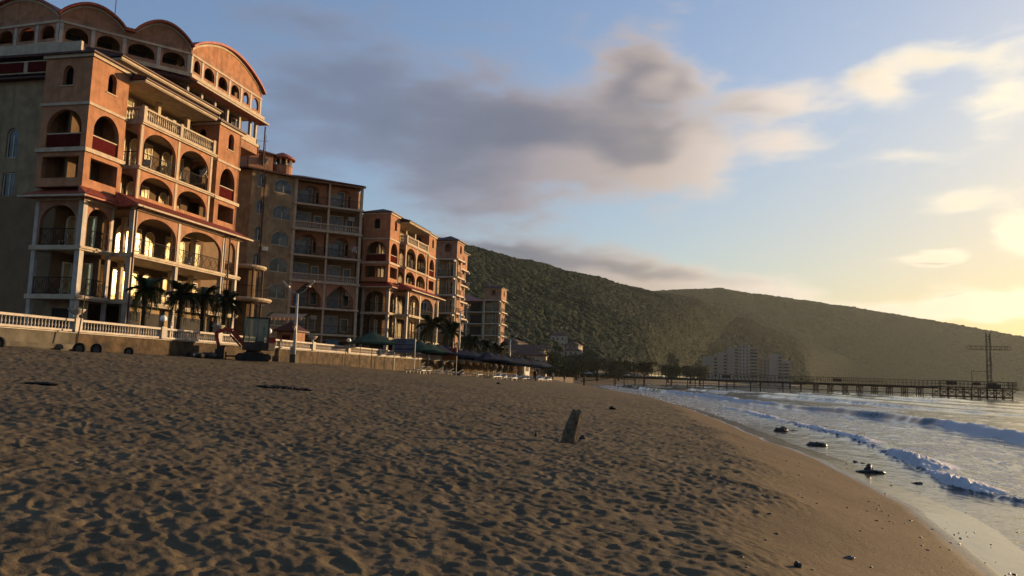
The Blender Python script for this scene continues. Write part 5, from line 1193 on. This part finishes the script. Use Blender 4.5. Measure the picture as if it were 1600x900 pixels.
for x in (40.5, 8.5): pobj('notice_panel', MB().box(x, x+2.4, Yp(x)-1.75, Yp(x)-1.68, 3.6, 4.5), 'darkwood')
def trestle(x, full):
    B = MB(); y = Yp(x)
    for dy in (-1.25, 1.25):
        for dx in ((-.58, .58) if full else (0,)): B.tube((x+dx, y+dy, -1.6), (x+dx, y+dy, 2.5), .13, None, 8)
    if full:
        for dy in (-1.4, 1.4): B.bar((x-.58, y+dy, .7), (x+.58, y+dy, 2.3), .13); B.bar((x+.58, y+dy, .7), (x-.58, y+dy, 2.3), .13); B.bar((x-.58, y+dy, 2.35), (x+.58, y+dy, 2.35), .18); B.bar((x-.58, y+dy, .6), (x+.58, y+dy, .6), .14)
    B.bar((x, y-1.4, .4), (x, y+1.4, 2.3), .13); pobj('trestle', B, 'darkwood')
for x in (-25, -21.8, -18.3, -8.5, -1.9, .4, 2.9, 7.6, 10, 12.2, 17.1, 20, 26.5, 28.6, 31.7): trestle(x, False)
for j in range(8): trestle(36+4.07*j, True)
pobj('stray_brace', MB().bar((19, Yp(19)-1.6, 2.2), (21, Yp(21)-1.6, .2), .14).bar((24, Yp(24)-1.6, 2.2), (25.6, Yp(25)-1.6, .2), .14).bar((-19, 258, 2.6), (-17.6, 258, -.5), .14), 'darkwood')
# platform
pobj('platform', MB().prism([(69, 251), (88, 250), (88.6, 259), (69, 260)], 2.9, 3.2), 'darkwood')
for a, b in (((69, 251), (88, 250)), ((88, 250), (88.6, 259)), ((69, 260), (88.6, 259)), ((69, 251), (69, 254))):
    B = MB(); L = math.dist(a, b); n = max(2, int(L/1.0))
    for j in range(n+1): x, y = a[0]+(b[0]-a[0])*j/n, a[1]+(b[1]-a[1])*j/n; B.box(x-.05, x+.05, y-.05, y+.05, 3.2, 4.9)
    for z in (4.9, 4.05): B.bar((*a, z), (*b, z), .1)
    pobj('railing', B, 'darkwood')
for j in range(5):
    x = 69.8+4.1*j
    for y in (251.2, 258.8):
        B = MB(); w = 1.1
        for dx in (-w, w): B.tube((x+dx, y, -1.6), (x+dx, y, 2.9), .16, None, 8)
        B.bar((x-w, y, .6), (x+w, y, 2.7), .15); B.bar((x+w, y, .6), (x-w, y, 2.7), .15); B.bar((x-w, y, 1.65), (x+w, y, 1.65), .13); pobj('trestle', B, 'darkwood')
pobj('lower_beam', MB().box(69, 87.5, 251.0, 251.3, .3, .75).box(69, 87.5, 251.0, 251.3, 2.3, 2.6).box(69, 87, 258.9, 259.1, .4, .7), 'darkwood')
pobj('strut', MB().bar((71, 251.1, 2.8), (79, 251.1, .6), .2).bar((86, 250.5, 1.0), (88.6, 250.4, 3.0), .2), 'darkwood')
pobj('locker', MB().box(82.0, 85.2, 253.5, 255.5, 3.2, 4.2).box(82.6, 84.4, 254, 255, 4.2, 4.6), 'darkwood'); pobj('notice_panel', MB().box(70.2, 73, 250.85, 250.9, 3.7, 4.7).box(77, 79, 250.5, 250.56, 3.8, 4.6), 'darkwood')
# lattice cross
t = thing('lattice_cross', 'tall dark steel lattice cross standing on the pier platform', 'cross', (83.4, 257, 3.2))
B = MB()
for dx in (-.5, .5):
    for dy in (-.4, .4): B.bar((dx, dy, 0), (dx*.95, dy, 15.6), .13)
for j in range(19):
    z = .4+j*.8
    for dy in (-.4, .4): B.bar((-.5, dy, z), (.5, dy, z), .08); (B.bar((-.5, dy, z), (.5, dy, z+.8), .07) if j % 2 and z < 9 else None)
    for dx in (-.5, .5): B.bar((dx, -.4, z), (dx, .4, z), .07)
for dx in (-.48, .48): B.bar((dx, 0, 15.6), (dx*1.6, 0, 16.3), .1)
obj('mast', B.mesh('mast', 'steel'), t)
B = MB()
for z in (11.0, 12.0):
    for dy in (-.3, .3): B.bar((-5.4, dy, z), (5.4, dy, z), .12)
for s_ in (-1, 1):
    for j in range(6):
        a, b = math.pi/2-j*math.pi/6, math.pi/2-(j+1)*math.pi/6
        B.bar((s_*(5.4+.5*math.cos(a)), 0, 11.5+.5*math.sin(a)), (s_*(5.4+.5*math.cos(b)), 0, 11.5+.5*math.sin(b)), .11)
    for j in range(7): x = s_*(.8+j*.68); B.bar((x, 0, 11), (x, 0, 12), .09); (B.bar((x, 0, 11), (x+s_*.6, 0, 12), .07) if j % 2 else None)
obj('arm', B.mesh('arm', 'steel'), t)
obj('floodlight', MB().box(.55, .95, -.3, .0, 5.0, 6.2).bar((.5, 0, 7), (.9, 0, 4.6), .06).mesh('floodlight', 'plastic'), t)
t = thing('goal_frame', 'thin steel frame reaching from the platform to the lattice cross', 'frame', (78.8, 257, 3.2)); obj('frame', MB().bar((0, 0, 0), (0, 0, 4.7), .13).bar((0, 0, 4.7), (4.1, 0, 4.6), .12).mesh('frame', 'steel'), t)
# ------------------------------------------------------------------ far seaside hotels at the foot of the hill
def far_hotel(label, secs, y, dep_):
    t = thing('seaside_hotel', label, 'hotel', (secs[0][0], y, 4))
    for (x0, x1, zt, dy, wt) in secs:
        f = F(t, x0, y+dy, 0); w = x1-x0; f.box('wall', 0, w, 0, dep_-dy, 0, zt, 'hotelpink'); f.box('roof', -.2, w+.2, -.3, dep_-dy+.2, zt, zt+.5, 'farwhite')
        z = 6.5
        while z < zt-2.5:
            if wt == 'b':
                f.box('balcony', .5, w-.3, -1.2, 0, z-.2, z+1.0, 'farwhite'); f.box('opening', .7, w-.5, -.06, -.01, z+1.02, z+2.4, 'dark')
            elif wt == 's':
                f.box('balcony', w-3.4, w-.4, -1.1, 0, z-.2, z+.9, 'farwhite'); f.box('opening', w-3.3, w-.5, -.06, -.01, z+.95, z+2.3, 'dark')
            else:
                for q_ in range(int(w/3.2)): f.box('window', .9+q_*3.2, 2.2+q_*3.2, -.06, -.01, z+.4, z+1.9, 'dark')
            if wt in 'bs':
                s2 = F(t, x1, y+dy, 90); s2.box('balcony', 1, 6, -1.0, 0, z-.2, z+.9, 'farwhite')
            z += 3.1
far_hotel('larger stepped pink-grey seaside hotel at the foot of the hill behind the pier', [(8, 22, 26, 6, 's'), (22, 31, 30, 4, 's'), (31, 41, 34.5, 2, 's'), (41, 51, 37, 0, 'w'), (51, 58.6, 34, 1, 'b')], 786, 24)
far_hotel('smaller stepped seaside hotel to the right of the larger one', [(61.5, 70, 25, 6, 'w'), (70, 81.5, 29.5, 2, 's'), (81.5, 88, 23.5, 0, 'b')], 796, 20)
# ------------------------------------------------------------------ village houses on the slope
hl = ['cream house with red roof highest on the slope', 'small house beside the highest one', 'pale house with stacked windows in the middle of the slope', 'small pinkish house below the pale one', 'large dull-roofed house nearest the last hotel tower', 'grey gabled house in front of the large dull-roofed one', 'half-hidden house left of the highest ones', 'low house between the trees on the slope', 'tiny red-roofed house farthest to the right', 'broad brown-roofed house closest to the beach end']
for (x, y, w, d, h, rz), l in zip(HOUSES, hl):
    z = max(hill_z(x, y), 3.)-.8; t = thing('village_house', l, 'house', (x, y, z), R(rz))
    obj('wall', MB().box(-w/2, w/2, -d/2, d/2, -2, h).mesh('wall', 'farwhite'), t); obj('roof', MB().hip(-w/2, w/2, -d/2, d/2, h+.1, h+2.0, .5).mesh('roof', 'farroof'), t)
    for zz in ((1.0,) if h < 5 else (.8, 3.6)):
        for q_ in range(max(2, int(w/2.6))):
            wn = obj('window', MB().box(0, 1.1, -.06, .02, 0, 1.3).mesh('window', 'frame'), t, (-w/2+.7+q_*2.4, -d/2, zz)); obj('pane', MB().box(.08, 1.02, -.075, -.065, .08, 1.22).mesh('pane', 'dark'), wn)
            wn = obj('window', MB().box(-.02, .06, 0, 1.1, 0, 1.3).mesh('window', 'frame'), t, (w/2, -d/2+.6+q_*2.1, zz)) if q_ < 2 else None
            if wn: obj('pane', MB().box(.065, .075, .08, 1.02, .08, 1.22).mesh('pane', 'dark'), wn)
# ------------------------------------------------------------------ trees around the village
def tree_meshes(seed, h, w):
    rg = random.Random(seed); T = MB(); tips = []
    T.tube((0, 0, -1), (rg.uniform(-.2, .2), 0, h*.45), w*.05, w*.032, 8)
    for j in range(7):
        a = j*2.4+rg.random(); b = Vector((0, 0, h*rg.uniform(.3, .45))); e = Vector((math.cos(a)*w*rg.uniform(.2, .4), math.sin(a)*w*rg.uniform(.2, .4), h*rg.uniform(.55, .9))); T.tube(b, e, w*.022, w*.008, 5); tips.append(e)
    V = []; Fc = []
    for c in tips+[Vector((rg.uniform(-.35, .35)*w, rg.uniform(-.35, .35)*w, h*rg.uniform(.4, .95))) for _ in range(26)]:
        r = w*rg.uniform(.12, .22)
        for _ in range(110):
            d = Vector((rg.gauss(0, 1), rg.gauss(0, 1), rg.gauss(0, .8))).normalized()*r*rg.uniform(.55, 1.05); p = c+d; s = w*rg.uniform(.018, .04); u = Vector((rg.gauss(0, 1), rg.gauss(0, 1), rg.gauss(0, 1))).normalized(); v = u.orthogonal().normalized(); i = len(V)
            V += [tuple(p-u*s), tuple(p+v*s*.8), tuple(p+u*s), tuple(p-v*s*.8)]; Fc.append((i, i+1, i+2, i+3))
    me = bpy.data.meshes.new('crown'); me.from_pydata(V, [], Fc); return T.mesh('trunk', 'bark'), me
TM = [tree_meshes(s_, 9, 8) for s_ in (1, 2, 3)]; TM2 = []
for (a, b) in TM:
    c = b.copy(); b.materials.append(M['leaf']); c.materials.append(M['leafpale']); TM2.append((a, c))
trees = [(-43, 299, 1.0, 0, 'broad dark tree left of the pier ramp'), (-38, 322, 1.15, 1, 'pale broad tree above the pier ramp'), (-29, 305, .95, 1, 'pale round tree at the beach head right of the ramp'), (-20, 335, 1.1, 0, 'dark tree behind the two people on the pier'), (-10, 372, 1.1, 1, 'pale spreading tree behind the near part of the pier'),
 (3, 420, 1.2, 0, 'dark tree at the back of the bay behind the pier middle'), (-50, 262, 1.1, 0, 'tall dark tree between the village houses and the beach'), (-40, 226, .8, 0, 'dark tree behind the last umbrellas'), (-46, 212, .9, 0, 'dark bushy tree right of the white kiosk'), (-40, 258, .8, 1, 'small pale tree at the end of the sand'), (-62, 240, 1.4, 0, 'large dark tree in front of the hill houses'), (-54, 310, 1.2, 1, 'yellowish tree amid the village houses'),
 (-70, 285, 1.5, 0, 'tall dark tree behind the large dull-roofed house'), (-34, 372, 1.2, 0, 'dark tree low on the slope above the pale trees'), (-48, 340, 1.3, 0, 'dark tree directly below the pinkish house'), (-14, 455, 1.3, 1, 'pale tree by the far beach left of the seaside hotel'), (-2, 480, 1.2, 0, 'dark tree left of the white boat')]
for i, (x, y, s_, pale, l) in enumerate(trees):
    z = max(hill_z(x, y)-.5, 2.6)-2.2; t = thing('tree', l, 'tree', (x, y, z), i*1.3); t.scale = (s_*random.uniform(1, 1.25), s_*random.uniform(1, 1.25), s_*.85)
    tm = (TM2 if pale else TM)[i % 3]; obj('trunk', tm[0], t); obj('crown', tm[1], t)
# boat drawn up on the far beach, white tents along the far sand
t = thing('white_boat', 'white motor boat drawn up at the far end of the beach behind the pier', 'boat', (-6, 534, 5.5), R(5))
B = MB(); B.v = [(-7, 0, 2.4), (-5, -1.8, 2.2), (5.5, -1.9, 1.9), (5.5, 1.9, 1.9), (-5, 1.8, 2.2), (-5, 0, .2), (5, -.9, 0), (5, .9, 0)]; B.f = [(0, 1, 2, 3, 4), (0, 5, 6, 2, 1), (0, 4, 3, 7, 5), (5, 7, 6), (2, 6, 7, 3)]
obj('hull', B.mesh('hull', 'plastic'), t); obj('cabin', MB().box(-2, 2.5, -1.2, 1.2, 2.1, 3.7).mesh('cabin', 'plastic'), t); obj('windscreen', MB().box(-2.05, -2.0, -1.1, 1.1, 2.7, 3.5).box(-1.8, 2.2, -1.25, -1.21, 2.8, 3.4).mesh('windscreen', 'glass'), t); obj('flybridge', MB().box(-1.2, 1.2, -1, 1, 3.72, 4.6).mesh('flybridge', 'plastic'), t)
for i in range(16):
    y = 300+i*22.; x = float(xs_(y))-7-random.random()*3; z = 1.6
    t = thing('beach_tent', 'small pale beach shelter on the far sand behind the pier', 'shelter', (x, y, z), random.random(), 'pale shelters along the far beach')
    obj('canopy', cached('tent', lambda: MB().hip(-1.4, 1.4, -1.4, 1.4, 2.2, 3.0, .1).mesh('canopy', 'cloth2')), t); obj('pole', cached('tentp', lambda: MB().box(-1.3, -1.2, -1.3, -1.2, -1, 2.1).box(1.2, 1.3, -1.3, -1.2, -1, 2.1).box(-1.3, -1.2, 1.2, 1.3, -1, 2.1).box(1.2, 1.3, 1.2, 1.3, -1, 2.1).mesh('pole', 'galv')), t)
# ------------------------------------------------------------------ air
hz = bpy.data.materials.new('haze'); hz.use_nodes = True; t_ = hz.node_tree; t_.nodes.clear()
pv = t_.nodes.new('ShaderNodeVolumePrincipled'); pv.inputs['Color'].default_value = (.84, .92, .88, 1); pv.inputs['Density'].default_value = .000036; pv.inputs['Anisotropy'].default_value = .25
om = t_.nodes.new('ShaderNodeOutputMaterial'); t_.links.new(pv.outputs[0], om.inputs['Volume'])
hb_ = obj('haze', MB().box(-9500, 9500, -2200, 9500, -3.4, 345).mesh('haze', hz), kind='stuff')
